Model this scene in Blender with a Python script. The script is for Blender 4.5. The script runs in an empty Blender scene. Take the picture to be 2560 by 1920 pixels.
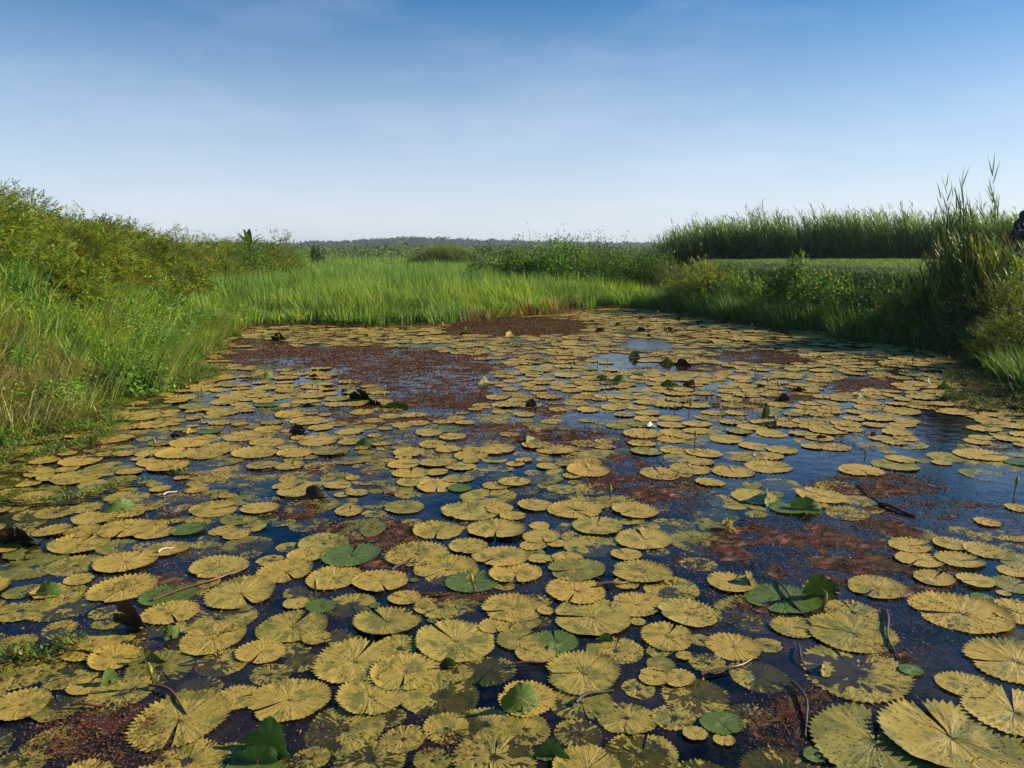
import bpy, bmesh, math, random
import numpy as np
from mathutils import Vector, Matrix, Euler
R = math.radians
rng = np.random.default_rng(7)
random.seed(7)
scene = bpy.context.scene
COL = scene.collection

# ------------------------------------------------------------------ camera, world, sun
CAM_H, PITCH, FPX = 1.6, R(10.1), 770.0
cd = bpy.data.cameras.new("camera"); cam = bpy.data.objects.new("camera", cd); COL.objects.link(cam)
cam.location = (0, 0, CAM_H); cam.rotation_euler = (R(90) - PITCH, 0, 0)
cd.sensor_width = 36.0; cd.lens = 36.0 * FPX / 1024.0
cd.clip_start = 0.05; cd.clip_end = 9000
scene.camera = cam
SUN_AZ, SUN_EL = R(80), R(26)          # azimuth clockwise from +Y (view direction)
w = bpy.data.worlds.new("World"); scene.world = w; w.use_nodes = True
nt = w.node_tree; nt.nodes.clear()
out = nt.nodes.new("ShaderNodeOutputWorld"); bg = nt.nodes.new("ShaderNodeBackground")
sky = nt.nodes.new("ShaderNodeTexSky"); sky.sky_type = 'NISHITA'; sky.sun_disc = False
sky.sun_elevation = SUN_EL; sky.sun_rotation = SUN_AZ
sky.air_density = 1.0; sky.dust_density = 0.3; sky.ozone_density = 5.0; sky.altitude = 0
# faint cirrus noise, plus pale horizon haze painted in as a height gradient
tc = nt.nodes.new("ShaderNodeTexCoord"); mp = nt.nodes.new("ShaderNodeMapping")
mp.inputs['Scale'].default_value = (1.6, 1.6, 6.0); mp.inputs['Rotation'].default_value = (0.06, 0.1, 0.3)
nz = nt.nodes.new("ShaderNodeTexNoise"); nz.inputs['Scale'].default_value = 2.2; nz.inputs['Detail'].default_value = 9; nz.inputs['Roughness'].default_value = .62
rp = nt.nodes.new("ShaderNodeMapRange"); rp.inputs[1].default_value = .48; rp.inputs[2].default_value = .85; rp.inputs[3].default_value = 0.0; rp.inputs[4].default_value = .16
mx = nt.nodes.new("ShaderNodeMix"); mx.data_type = 'RGBA'
mx.inputs[7].default_value = (8.0, 8.6, 9.9, 1)
hs = nt.nodes.new("ShaderNodeHueSaturation"); hs.inputs['Saturation'].default_value = 1.36; hs.inputs['Hue'].default_value = .497
nt.links.new(tc.outputs['Generated'], mp.inputs['Vector']); nt.links.new(mp.outputs[0], nz.inputs['Vector'])
nt.links.new(nz.outputs[0], rp.inputs[0]); sx = nt.nodes.new("ShaderNodeSeparateXYZ"); nt.links.new(tc.outputs['Generated'], sx.inputs[0])
hz = nt.nodes.new("ShaderNodeMapRange"); hz.interpolation_type = 'SMOOTHSTEP'; hz.inputs[1].default_value = -.05; hz.inputs[2].default_value = .36; hz.inputs[3].default_value = .72; hz.inputs[4].default_value = 0.0
nt.links.new(sx.outputs['Z'], hz.inputs[0]); am = nt.nodes.new("ShaderNodeMath"); am.operation = 'MAXIMUM'
am2 = nt.nodes.new("ShaderNodeMath"); am2.operation = 'ADD'; am2.use_clamp = True
nt.links.new(rp.outputs[0], am2.inputs[0]); nt.links.new(hz.outputs[0], am2.inputs[1]); nt.links.new(am2.outputs[0], mx.inputs[0])
nt.links.new(sky.outputs[0], hs.inputs['Color']); nt.links.new(hs.outputs[0], mx.inputs[6]); nt.links.new(mx.outputs[2], bg.inputs[0]); nt.links.new(bg.outputs[0], out.inputs[0])
bg.inputs[1].default_value = 0.082
sl = bpy.data.lights.new("sun", 'SUN'); sl.energy = 5.0; sl.angle = R(.5); sl.color = (1, .9, .74)
so = bpy.data.objects.new("sun", sl); COL.objects.link(so)
sd = Vector((math.sin(SUN_AZ) * math.cos(SUN_EL), math.cos(SUN_AZ) * math.cos(SUN_EL), math.sin(SUN_EL)))
so.rotation_euler = (-sd).to_track_quat('-Z', 'Y').to_euler(); so.location = (30, 5, 20)
scene.view_settings.view_transform = 'Standard'; scene.view_settings.look = 'None'
scene.view_settings.exposure = 0.45; scene.view_settings.gamma = 1
cy = scene.cycles
cy.max_bounces = 6; cy.diffuse_bounces = 2; cy.glossy_bounces = 3; cy.transparent_max_bounces = 8; cy.transmission_bounces = 2
cy.sample_clamp_indirect = 4

# ------------------------------------------------------------------ pixel <-> ground
SP, CP = math.sin(PITCH), math.cos(PITCH)
def G(u, v, z=0.0):
    """u, v in the photograph's own 2560x1920 pixels -> point on the plane at height z"""
    x = (u * .4 - 512) / FPX; y = (v * .4 - 384) / FPX
    dz = -SP - y * CP; dy = CP - y * SP
    t = (CAM_H - z) / (-dz)
    return (x * t, dy * t)
def P2(u, v, z=0.0): return G(u * 1.15732, v * 1.15732, z)
def proj(x, y, z=0.0):
    """-> u, v (1024x768), depth"""
    zc = y * CP - (z - CAM_H) * SP
    yu = y * SP + (z - CAM_H) * CP
    return 512 + FPX * x / zc, 384 - FPX * yu / zc, zc
def sst(x, a=0., b=1.):
    t = np.clip((x - a) / (b - a), 0, 1); return t * t * (3 - 2 * t)

# ------------------------------------------------------------------ value noise in numpy
_tab = np.random.default_rng(3).random((256, 256))
def vnoise(x, y):
    xi = np.floor(x).astype(int); yi = np.floor(y).astype(int); fx = x - xi; fy = y - yi
    fx = fx * fx * (3 - 2 * fx); fy = fy * fy * (3 - 2 * fy)
    a = _tab[xi % 256, yi % 256]; b = _tab[(xi + 1) % 256, yi % 256]; c = _tab[xi % 256, (yi + 1) % 256]; d = _tab[(xi + 1) % 256, (yi + 1) % 256]
    return (a * (1 - fx) + b * fx) * (1 - fy) + (c * (1 - fx) + d * fx) * fy
def fbm(x, y, o=4):
    s = 0; a = .5; n = 0
    for i in range(o):
        s = s + a * vnoise(x * 2 ** i + 17 * i, y * 2 ** i + 5 * i); n += a; a *= .5
    return s / n

# ------------------------------------------------------------------ object helpers
def tag(o, label=None, cat=None, group=None, kind=None):
    if label: o['label'] = label
    if cat: o['category'] = cat
    if group: o['group'] = group
    if kind: o['kind'] = kind
    return o
def mk(name, verts, faces, mat=None, parent=None, attrs=None, smooth=True, loc=None):
    """verts (n,3) array, faces (m,k) int array"""
    verts = np.asarray(verts, dtype=np.float32); faces = np.asarray(faces, dtype=np.int32)
    me = bpy.data.meshes.new(name)
    me.vertices.add(len(verts)); me.vertices.foreach_set('co', verts.ravel())
    k = faces.shape[1]
    me.loops.add(faces.size); me.loops.foreach_set('vertex_index', faces.ravel())
    me.polygons.add(len(faces)); me.polygons.foreach_set('loop_start', np.arange(0, faces.size, k, dtype=np.int32))
    if smooth: me.polygons.foreach_set('use_smooth', np.ones(len(faces), dtype=bool))
    if attrs:
        for an, av in attrs.items():
            at = me.attributes.new(an, 'FLOAT_COLOR', 'POINT')
            av = np.asarray(av, dtype=np.float32)
            if av.shape[1] == 3: av = np.concatenate([av, np.ones((len(av), 1), np.float32)], 1)
            at.data.foreach_set('color', av.ravel())
    me.update(calc_edges=True)
    if mat: me.materials.append(mat)
    o = bpy.data.objects.new(name, me); COL.objects.link(o)
    if parent: o.parent = parent
    if loc is not None: o.location = loc
    return o
def empty(name, loc, rz=0):
    o = bpy.data.objects.new(name, None); COL.objects.link(o); o.location = loc; o.rotation_euler = (0, 0, rz); o.empty_display_size = .1
    return o
class Batch:
    def __init__(s): s.v = []; s.f = []; s.c = []; s.n = 0
    def add(s, v, f, c=None):
        v = np.asarray(v, dtype=np.float32).reshape(-1, 3)
        s.v.append(v); s.f.append(np.asarray(f, dtype=np.int32) + s.n); s.n += len(v)
        if c is not None: s.c.append(np.asarray(c, dtype=np.float32))
    def build(s, name, mat, parent=None, loc=None, smooth=True):
        at = {'tint': np.concatenate(s.c)} if s.c else None
        v = np.concatenate(s.v)
        if loc is not None: v = v - np.array(loc, dtype=np.float32)
        return mk(name, v, np.concatenate(s.f), mat, parent, at, smooth, None if parent else loc)

def jit(base, n, s=.18, hue=.08):
    base = np.asarray(base, dtype=float)
    if base.ndim == 1: base = np.repeat(base[None], n, 0)
    v = np.exp(rng.normal(0, s, (n, 1))); h = np.exp(rng.normal(0, hue, (n, 3)))
    return np.clip(base * v * h, 0, .9)
def arc(pos, h, az, a0, a1, seg):
    """polylines (n, seg+1, 3): direction leans from angle a0 to a1 (from vertical) towards az"""
    n = len(pos); t = (np.arange(seg) + .5) / seg
    a = a0[:, None] + (a1 - a0)[:, None] * t[None]
    st = (h / seg)[:, None]
    dx = np.sin(a) * np.cos(az)[:, None] * st; dy = np.sin(a) * np.sin(az)[:, None] * st; dz = np.cos(a) * st
    d = np.stack([dx, dy, dz], -1); p = np.zeros((n, seg + 1, 3)); p[:, 1:] = np.cumsum(d, 1)
    return p + pos[:, None, :]
def blades(b, pos, h, wd, az, a0, a1, col, seg=3, taper=1.6, twist=.9):
    n = len(pos); pl = arc(pos, h, az, a0, a1, seg)
    wa = az + math.pi / 2 + rng.normal(0, twist, n)
    wv = np.stack([np.cos(wa), np.sin(wa), np.zeros(n)], -1)
    t = np.linspace(0, 1, seg + 1); wt = (1 - t ** taper) * .5 + .02; wt[0] *= .7
    off = wv[:, None, :] * (wd[:, None] * wt[None])[:, :, None]
    v = np.stack([pl - off, pl + off], 2).reshape(n, -1, 3)
    k = 2 * (seg + 1)
    f0 = np.array([[2 * i, 2 * i + 1, 2 * i + 3, 2 * i + 2] for i in range(seg)])
    f = (f0[None] + (np.arange(n) * k)[:, None, None]).reshape(-1, 4)
    c = np.repeat(col, k, 0)
    b.add(v.reshape(-1, 3), f, c)
    return pl
def unit(a): return a / np.maximum(np.linalg.norm(a, axis=-1, keepdims=True), 1e-6)
def leaves(b, P, D, N, L, W, col):
    """diamond leaf: base P, direction D, normal N"""
    n = len(P); D = unit(D); S = unit(np.cross(D, N)); NN = np.cross(S, D)
    L = np.broadcast_to(L, n)[:, None]; W = np.broadcast_to(W, n)[:, None]
    mid = P + D * L * .45 - NN * L * .06
    v = np.stack([P, mid - S * W * .5, P + D * L - NN * L * .18, mid + S * W * .5], 1).reshape(-1, 3)
    f = np.arange(4 * n).reshape(-1, 4)
    b.add(v, f, np.repeat(col, 4, 0))
def sprigs(b, P, A, N, L, col, k=4, ll=.4, lw=.16):
    """compound leaves: k pairs of leaflets and an end one"""
    A = unit(A); S = unit(np.cross(A, N)); n = len(P); L = np.broadcast_to(L, n)
    for i in range(k + 1):
        t = .2 + .8 * i / k
        q = P + A * (L * t)[:, None] - np.cross(S, A) * (L * .12 * t * t)[:, None]
        for s in ((-1, 1) if i < k else (0,)):
            D = A * .55 + S * (.85 * s) + rng.normal(0, .12, (n, 3))
            leaves(b, q, D, N + rng.normal(0, .15, (n, 3)), L * ll * (1 - .25 * t), L * lw, col)
def tube(b, pts, r0, r1=None, k=5, col=None, cap=True):
    pts = [Vector(p) for p in pts]; r1 = r0 if r1 is None else r1; n = len(pts)
    vs = []; up = Vector((.13, .31, .94)).normalized()
    for i, p in enumerate(pts):
        d = (pts[min(i + 1, n - 1)] - pts[max(i - 1, 0)]).normalized()
        a = d.cross(up)
        if a.length < .1: a = d.cross(Vector((1, 0, 0)))
        a.normalize(); c = d.cross(a)
        r = r0 + (r1 - r0) * i / max(n - 1, 1)
        for j in range(k):
            an = 2 * math.pi * j / k; vs.append(p + (a * math.cos(an) + c * math.sin(an)) * r)
    f = [[i * k + j, i * k + (j + 1) % k, (i + 1) * k + (j + 1) % k, (i + 1) * k + j] for i in range(n - 1) for j in range(k)]
    if cap:
        for e, c0 in ((0, pts[0]), (n - 1, pts[-1])):
            vs.append(c0); ci = len(vs) - 1
            f += [[ci, e * k + j, e * k + (j + 1) % k, ci] for j in range(0)]  # open ends are hidden or tapered
    c = None if col is None else np.repeat(np.array([col]), len(vs), 0)
    b.add([tuple(x) for x in vs], f, c)

# ------------------------------------------------------------------ materials
def newmat(name):
    m = bpy.data.materials.new(name); m.use_nodes = True; n = m.node_tree.nodes; n.clear()
    o = n.new("ShaderNodeOutputMaterial"); return m, m.node_tree, n, o
def leafmat(name, trans=.32, rough=.55, gain=(1, 1, 1), spec=.18):
    m, t, n, o = newmat(name)
    a = n.new("ShaderNodeAttribute"); a.attribute_name = 'tint'
    g = n.new("ShaderNodeMix"); g.data_type = 'RGBA'; g.blend_type = 'MULTIPLY'; g.inputs[0].default_value = 1; g.inputs[7].default_value = (*gain, 1)
    p = n.new("ShaderNodeBsdfPrincipled"); p.inputs['Roughness'].default_value = rough; p.inputs['Specular IOR Level'].default_value = spec
    tr = n.new("ShaderNodeBsdfTranslucent"); mxs = n.new("ShaderNodeMixShader"); mxs.inputs[0].default_value = trans
    y = n.new("ShaderNodeMix"); y.data_type = 'RGBA'; y.blend_type = 'MULTIPLY'; y.inputs[0].default_value = 1; y.inputs[7].default_value = (1.25, 1.25, .5, 1)
    t.links.new(a.outputs['Color'], g.inputs[6]); t.links.new(g.outputs[2], p.inputs['Base Color']); t.links.new(g.outputs[2], y.inputs[6]); t.links.new(y.outputs[2], tr.inputs['Color'])
    t.links.new(p.outputs[0], mxs.inputs[1]); t.links.new(tr.outputs[0], mxs.inputs[2]); t.links.new(mxs.outputs[0], o.inputs[0])
    return m
M_LEAF = leafmat("leaf_green", .35)
M_GRASS = leafmat("grass_blade", .38, .45)
M_MAT = leafmat("floating_weed", .15, .75, spec=.1)
def plain(name, col, rough=.6, metal=0, var=.3, scale=8, bump=0, spec=.5):
    m, t, n, o = newmat(name)
    p = n.new("ShaderNodeBsdfPrincipled"); p.inputs['Roughness'].default_value = rough; p.inputs['Metallic'].default_value = metal; p.inputs['Specular IOR Level'].default_value = spec
    tcn = n.new("ShaderNodeTexCoord"); nzn = n.new("ShaderNodeTexNoise"); nzn.inputs['Scale'].default_value = scale; nzn.inputs['Detail'].default_value = 5
    r = n.new("ShaderNodeMix"); r.data_type = 'RGBA'
    r.inputs[6].default_value = (*[c * (1 - var) for c in col], 1); r.inputs[7].default_value = (*[min(1, c * (1 + var)) for c in col], 1)
    t.links.new(tcn.outputs['Object'], nzn.inputs['Vector']); t.links.new(nzn.outputs[0], r.inputs[0]); t.links.new(r.outputs[2], p.inputs['Base Color'])
    if bump:
        bn = n.new("ShaderNodeBump"); bn.inputs['Strength'].default_value = bump; bn.inputs['Distance'].default_value = .02
        t.links.new(nzn.outputs[0], bn.inputs['Height']); t.links.new(bn.outputs[0], p.inputs['Normal'])
    t.links.new(p.outputs[0], o.inputs[0]); return m
M_STEM = plain("plant_stem", (.10, .08, .035), .6)
M_TWIG = plain("wet_stem", (.17, .07, .03), .35, var=.5, scale=30)
M_BUDSTEM = plain("bud_stem", (.12, .06, .03), .4)

def ground_mat():
    m, t, n, o = newmat("ground_soil")
    p = n.new("ShaderNodeBsdfPrincipled"); p.inputs['Roughness'].default_value = .9
    g = n.new("ShaderNodeNewGeometry"); s = n.new("ShaderNodeSeparateXYZ"); t.links.new(g.outputs['Position'], s.inputs[0])
    nz1 = n.new("ShaderNodeTexNoise"); nz1.inputs['Scale'].default_value = 1.3; nz1.inputs['Detail'].default_value = 8; t.links.new(g.outputs['Position'], nz1.inputs['Vector'])
    nz2 = n.new("ShaderNodeTexNoise"); nz2.inputs['Scale'].default_value = 24; nz2.inputs['Detail'].default_value = 4; t.links.new(g.outputs['Position'], nz2.inputs['Vector'])
    c1 = n.new("ShaderNodeMix"); c1.data_type = 'RGBA'; c1.inputs[6].default_value = (.035, .06, .012, 1); c1.inputs[7].default_value = (.09, .10, .025, 1); t.links.new(nz1.outputs[0], c1.inputs[0])
    c2 = n.new("ShaderNodeMix"); c2.data_type = 'RGBA'; c2.inputs[7].default_value = (.05, .04, .02, 1); t.links.new(c1.outputs[2], c2.inputs[6])
    mr = n.new("ShaderNodeMapRange"); mr.inputs[1].default_value = .45; mr.inputs[2].default_value = .7; t.links.new(nz2.outputs[0], mr.inputs[0]); t.links.new(mr.outputs[0], c2.inputs[0])
    c3 = n.new("ShaderNodeMix"); c3.data_type = 'RGBA'; c3.inputs[6].default_value = (.012, .011, .012, 1); t.links.new(c2.outputs[2], c3.inputs[7])
    mz = n.new("ShaderNodeMapRange"); mz.inputs[1].default_value = -.04; mz.inputs[2].default_value = .05; t.links.new(s.outputs['Z'], mz.inputs[0]); t.links.new(mz.outputs[0], c3.inputs[0])
    t.links.new(c3.outputs[2], p.inputs['Base Color'])
    bn = n.new("ShaderNodeBump"); bn.inputs['Strength'].default_value = .7; bn.inputs['Distance'].default_value = .05
    t.links.new(nz2.outputs[0], bn.inputs['Height']); t.links.new(bn.outputs[0], p.inputs['Normal'])
    t.links.new(p.outputs[0], o.inputs[0]); return m
def water_mat():
    m, t, n, o = newmat("pond_water")
    g = n.new("ShaderNodeNewGeometry")
    nz1 = n.new("ShaderNodeTexNoise"); nz1.inputs['Scale'].default_value = 7; nz1.inputs['Detail'].default_value = 3; t.links.new(g.outputs['Position'], nz1.inputs['Vector'])
    nz2 = n.new("ShaderNodeTexNoise"); nz2.inputs['Scale'].default_value = 60; nz2.inputs['Detail'].default_value = 3; t.links.new(g.outputs['Position'], nz2.inputs['Vector'])
    ad = n.new("ShaderNodeMath"); ad.operation = 'MULTIPLY_ADD'; ad.inputs[1].default_value = .12; t.links.new(nz2.outputs[0], ad.inputs[0]); t.links.new(nz1.outputs[0], ad.inputs[2])
    bn = n.new("ShaderNodeBump"); bn.inputs['Strength'].default_value = .35; bn.inputs['Distance'].default_value = .012; t.links.new(ad.outputs[0], bn.inputs['Height'])
    dp = n.new("ShaderNodeVectorMath"); dp.operation = 'DOT_PRODUCT'; t.links.new(g.outputs['Incoming'], dp.inputs[0]); t.links.new(bn.outputs[0], dp.inputs[1])
    ab = n.new("ShaderNodeMath"); ab.operation = 'ABSOLUTE'; t.links.new(dp.outputs['Value'], ab.inputs[0])
    om = n.new("ShaderNodeMath"); om.operation = 'SUBTRACT'; om.inputs[0].default_value = 1; om.use_clamp = True; t.links.new(ab.outputs[0], om.inputs[1])
    pw = n.new("ShaderNodeMath"); pw.operation = 'POWER'; pw.inputs[1].default_value = 3.9; t.links.new(om.outputs[0], pw.inputs[0])
    fr = n.new("ShaderNodeMath"); fr.operation = 'MULTIPLY_ADD'; fr.use_clamp = True; fr.inputs[1].default_value = .97; fr.inputs[2].default_value = .02; t.links.new(pw.outputs[0], fr.inputs[0])
    gl = n.new("ShaderNodeBsdfGlossy"); gl.inputs['Roughness'].default_value = .035; t.links.new(bn.outputs[0], gl.inputs['Normal'])
    # thin film of dust and pollen lying on the water
    df = n.new("ShaderNodeBsdfDiffuse"); df.inputs[0].default_value = (.085, .06, .058, 1)
    nz3 = n.new("ShaderNodeTexNoise"); nz3.inputs['Scale'].default_value = 1.1; nz3.inputs['Detail'].default_value = 9; nz3.inputs['Roughness'].default_value = .7; t.links.new(g.outputs['Position'], nz3.inputs['Vector'])
    mr = n.new("ShaderNodeMapRange"); mr.inputs[1].default_value = .44; mr.inputs[2].default_value = .66; mr.inputs[4].default_value = .55; t.links.new(nz3.outputs[0], mr.inputs[0])
    tr = n.new("ShaderNodeBsdfTransparent"); tr.inputs[0].default_value = (.50, .52, .27, 1)
    ms0 = n.new("ShaderNodeMixShader"); t.links.new(mr.outputs[0], ms0.inputs[0]); t.links.new(tr.outputs[0], ms0.inputs[1]); t.links.new(df.outputs[0], ms0.inputs[2])
    ms = n.new("ShaderNodeMixShader"); t.links.new(fr.outputs[0], ms.inputs[0]); t.links.new(ms0.outputs[0], ms.inputs[1]); t.links.new(gl.outputs[0], ms.inputs[2])
    t.links.new(ms.outputs[0], o.inputs[0]); return m
def pad_mat(name, green=False):
    """attribute 'pad' = local x, local y (-1..1 stored *.5+.5), random, tone (0 yellow .. 1 olive)"""
    m, t, n, o = newmat(name)
    a = n.new("ShaderNodeAttribute"); a.attribute_name = 'pad'
    s = n.new("ShaderNodeSeparateColor"); t.links.new(a.outputs['Color'], s.inputs[0])
    def math_(op, i0, i1=None, v1=None, v0=None, clamp=False):
        q = n.new("ShaderNodeMath"); q.operation = op; q.use_clamp = clamp
        if i0 is not None: t.links.new(i0, q.inputs[0])
        elif v0 is not None: q.inputs[0].default_value = v0
        if i1 is not None: t.links.new(i1, q.inputs[1])
        elif v1 is not None: q.inputs[1].default_value = v1
        return q.outputs[0]
    x = math_('MULTIPLY_ADD', s.outputs[0], v1=2); x.node.inputs[2].default_value = -1
    y = math_('MULTIPLY_ADD', s.outputs[1], v1=2); y.node.inputs[2].default_value = -1
    cb = n.new("ShaderNodeCombineXYZ"); rz = math_('MULTIPLY', s.outputs[2], v1=57.0)
    t.links.new(x, cb.inputs[0]); t.links.new(y, cb.inputs[1]); t.links.new(rz, cb.inputs[2])
    ang = math_('ARCTAN2', y, x)
    rad = math_('POWER', math_('ADD', math_('MULTIPLY', x, x), math_('MULTIPLY', y, y)), v1=.5)
    # polar noise: streaks running out to the rim
    c2 = n.new("ShaderNodeCombineXYZ"); t.links.new(math_('MULTIPLY', ang, v1=7.0), c2.inputs[0]); t.links.new(math_('MULTIPLY', rad, v1=2.2), c2.inputs[1]); t.links.new(rz, c2.inputs[2])
    ns = n.new("ShaderNodeTexNoise"); ns.inputs['Scale'].default_value = 1.6; ns.inputs['Detail'].default_value = 6; ns.inputs['Roughness'].default_value = .65; t.links.new(c2.outputs[0], ns.inputs['Vector'])
    nb = n.new("ShaderNodeTexNoise"); nb.inputs['Scale'].default_value = 1.7; nb.inputs['Detail'].default_value = 7; nb.inputs['Roughness'].default_value = .62; t.links.new(cb.outputs[0], nb.inputs['Vector'])
    nf = n.new("ShaderNodeTexNoise"); nf.inputs['Scale'].default_value = 14; nf.inputs['Detail'].default_value = 5; t.links.new(cb.outputs[0], nf.inputs['Vector'])
    vo = n.new("ShaderNodeTexVoronoi"); vo.inputs['Scale'].default_value = 9.5; t.links.new(cb.outputs[0], vo.inputs['Vector'])
    def mix(f, c0, c1):
        q = n.new("ShaderNodeMix"); q.data_type = 'RGBA'
        if hasattr(f, 'links'): t.links.new(f, q.inputs[0])
        else: q.inputs[0].default_value = f
        for sk, c in ((q.inputs[6], c0), (q.inputs[7], c1)):
            if hasattr(c, 'links'): t.links.new(c, sk)
            else: sk.default_value = (*c, 1)
        return q.outputs[2]
    def rng_(f, a0, a1, b0=0, b1=1):
        q = n.new("ShaderNodeMapRange"); t.links.new(f, q.inputs[0]); q.inputs[1].default_value = a0; q.inputs[2].default_value = a1; q.inputs[3].default_value = b0; q.inputs[4].default_value = b1; return q.outputs[0]
    if green:
        base = mix(nb.outputs[0], (.06, .13, .015), (.17, .23, .035))
        base = mix(rng_(ns.outputs[0], .5, .75, 0, .5), base, (.2, .2, .04))
    else:
        yel = mix(s.outputs[2], (.55, .345, .057), (.48, .36, .068))
        yel = mix(rng_(nf.outputs[0], .38, .66, 0, .5), yel, (.38, .25, .045))
        base = mix(rng_(a.outputs['Alpha'], .0, 1.0), yel, (.22, .20, .03))
        gm = math_('ADD', math_('ADD', math_('MULTIPLY', nb.outputs[0], v1=.82), math_('MULTIPLY', ns.outputs[0], v1=.18)), math_('MULTIPLY', a.outputs['Alpha'], v1=.16))
        base = mix(rng_(gm, .54, .61, 0, .85), base, (.17, .16, .028))
    # brown spots and rot
    sp = math_('ADD', vo.outputs['Distance'], math_('MULTIPLY', nf.outputs[0], v1=.35))
    thr = rng_(sp, .35, .40, 1, 0)
    on = rng_(math_('ADD', nb.outputs[0], math_('MULTIPLY', s.outputs[2], v1=.26)), .42, .56)
    base = mix(math_('MULTIPLY', math_('MULTIPLY', thr, on), v1=.85), base, (.07, .05, .014))
    st = rng_(ns.outputs[0], .56, .64, 0, .5)
    base = mix(math_('MULTIPLY', st, rng_(rad, .3, .8)), base, (.10, .095, .02))
    ctr = rng_(math_('ADD', rad, math_('MULTIPLY', nf.outputs[0], v1=.12)), .08, .16, .8, 0)
    base = mix(ctr, base, (.14, .11, .03))
    back = n.new("ShaderNodeNewGeometry")
    base = mix(back.outputs['Backfacing'], base, (.045, .03, .022) if green else (.10, .055, .03))
    p = n.new("ShaderNodeBsdfPrincipled"); p.inputs['Roughness'].default_value = .5 if not green else .35; p.inputs['Specular IOR Level'].default_value = .3
    t.links.new(base, p.inputs['Base Color'])
    vw = math_('SINE', math_('MULTIPLY', ang, v1=13.0)); vw = math_('POWER', math_('ABSOLUTE', vw), v1=6.0)
    hh = math_('ADD', math_('MULTIPLY', vw, v1=.18), math_('ADD', math_('MULTIPLY', ns.outputs[0], v1=1.2), math_('MULTIPLY', nf.outputs[0], v1=.5)))
    bn = n.new("ShaderNodeBump"); bn.inputs['Strength'].default_value = .7; bn.inputs['Distance'].default_value = .005; t.links.new(hh, bn.inputs['Height']); t.links.new(bn.outputs[0], p.inputs['Normal'])
    if green:
        trn = n.new("ShaderNodeBsdfTranslucent"); t.links.new(mix(1.0, base, (.12, .3, .02)), trn.inputs[0])
        q = n.new("ShaderNodeMixShader"); q.inputs[0].default_value = .12; t.links.new(p.outputs[0], q.inputs[1]); t.links.new(trn.outputs[0], q.inputs[2]); t.links.new(q.outputs[0], o.inputs[0])
    else: t.links.new(p.outputs[0], o.inputs[0])
    return m
M_PAD = pad_mat("lily_pad_yellow"); M_GPAD = pad_mat("lily_pad_green", True)

# ------------------------------------------------------------------ terrain
XB = np.array([(-9, -5), (-5, -4.8), (1, -4.6), (4, -4.4), (6.5, -4.15), (9, -4.3), (12, -4.8), (16.5, -5.8), (25, -7.4), (33, -9.3), (50, -14.5), (100, -32), (5000, -1700)])
XR = np.array([(-9, 7), (0, 6.6), (5, 5.6), (7.9, 5.4), (9.5, 6.1), (11.4, 7.1), (12.6, 6.7), (15.7, 5.65), (20.1, 4.15), (24, 4.1), (40, 6), (100, 20), (5000, 1500)])
YF = np.array([(-8, 16), (-5.8, 16.1), (-4.2, 15.8), (-2.8, 15.9), (-1.6, 16.3), (-.5, 17.0), (.4, 18.4), (1.5, 19.4), (2.6, 20.3), (4.2, 20.3), (5, 18.5), (8, 12)])
def xb(y): return np.interp(y, XB[:, 0], XB[:, 1])
def xr(y): return np.interp(y, XR[:, 0], XR[:, 1])
def yf(x): return np.interp(x, YF[:, 0], YF[:, 1])
def pond_d(x, y):
    """roughly the distance inside the pond's edge (negative outside)"""
    wob = (fbm(x * 1.3, y * 1.3) - .5) * .6 + (fbm(x * .7 + 20, y * .7, 3) - .5) * 1.3 * sst(y, 12, 15)
    return np.minimum(np.minimum(x - xb(y), (xr(y) - x) * .85), np.minimum(yf(x) - y, (y - .9))) + wob
def H(x, y):
    x = np.asarray(x, float); y = np.asarray(y, float)
    d = pond_d(x, y)
    HL = np.interp(y, [0, 8, 15, 22, 40, 120, 400], [1.75, 1.7, 1.45, 1.2, .8, .3, .2])
    HL = HL + np.interp(x, [-30, -8], [.1, 0])
    h = HL * sst((xb(y) - x) / 2.9)
    HR = np.interp(y, [5, 9, 12, 24, 40, 120], [.7, 1.0, 1.14, 1.14, 1.0, .2])
    h = h + HR * sst((x - xr(y)) * .85 / 2.2)
    h = h + .04 + (fbm(x * .8, y * .8) - .5) * .12 * sst(-d / .6)
    h = np.where(d > 0, -.42 * sst(d / .7) + .03, h)
    far = np.hypot(x, y)
    return h + np.where(far > 250, 0, 0)
def sgrid(lo, hi, n, c, k):
    a = np.arcsinh((lo - c) / k); b_ = np.arcsinh((hi - c) / k); return c + k * np.sinh(np.linspace(a, b_, n))
gx = sgrid(-3500, 3500, 420, 0, 9); gy = sgrid(-900, 6500, 460, 11, 9)
X, Y = np.meshgrid(gx, gy); Z = H(X, Y)
nx, ny = len(gx), len(gy); ii = np.arange(nx * ny).reshape(ny, nx)
F = np.stack([ii[:-1, :-1], ii[:-1, 1:], ii[1:, 1:], ii[1:, :-1]], -1).reshape(-1, 4)
tag(mk("ground", np.stack([X, Y, Z], -1).reshape(-1, 3), F, ground_mat()), kind='structure')
wx = np.linspace(-7.5, 9, 40); wy = np.linspace(.2, 22.5, 40); X, Y = np.meshgrid(wx, wy)
ii = np.arange(1600).reshape(40, 40); F = np.stack([ii[:-1, :-1], ii[:-1, 1:], ii[1:, 1:], ii[1:, :-1]], -1).reshape(-1, 4)
tag(mk("pond_water", np.stack([X, Y, X * 0], -1).reshape(-1, 3), F, water_mat()), kind='structure')

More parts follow.
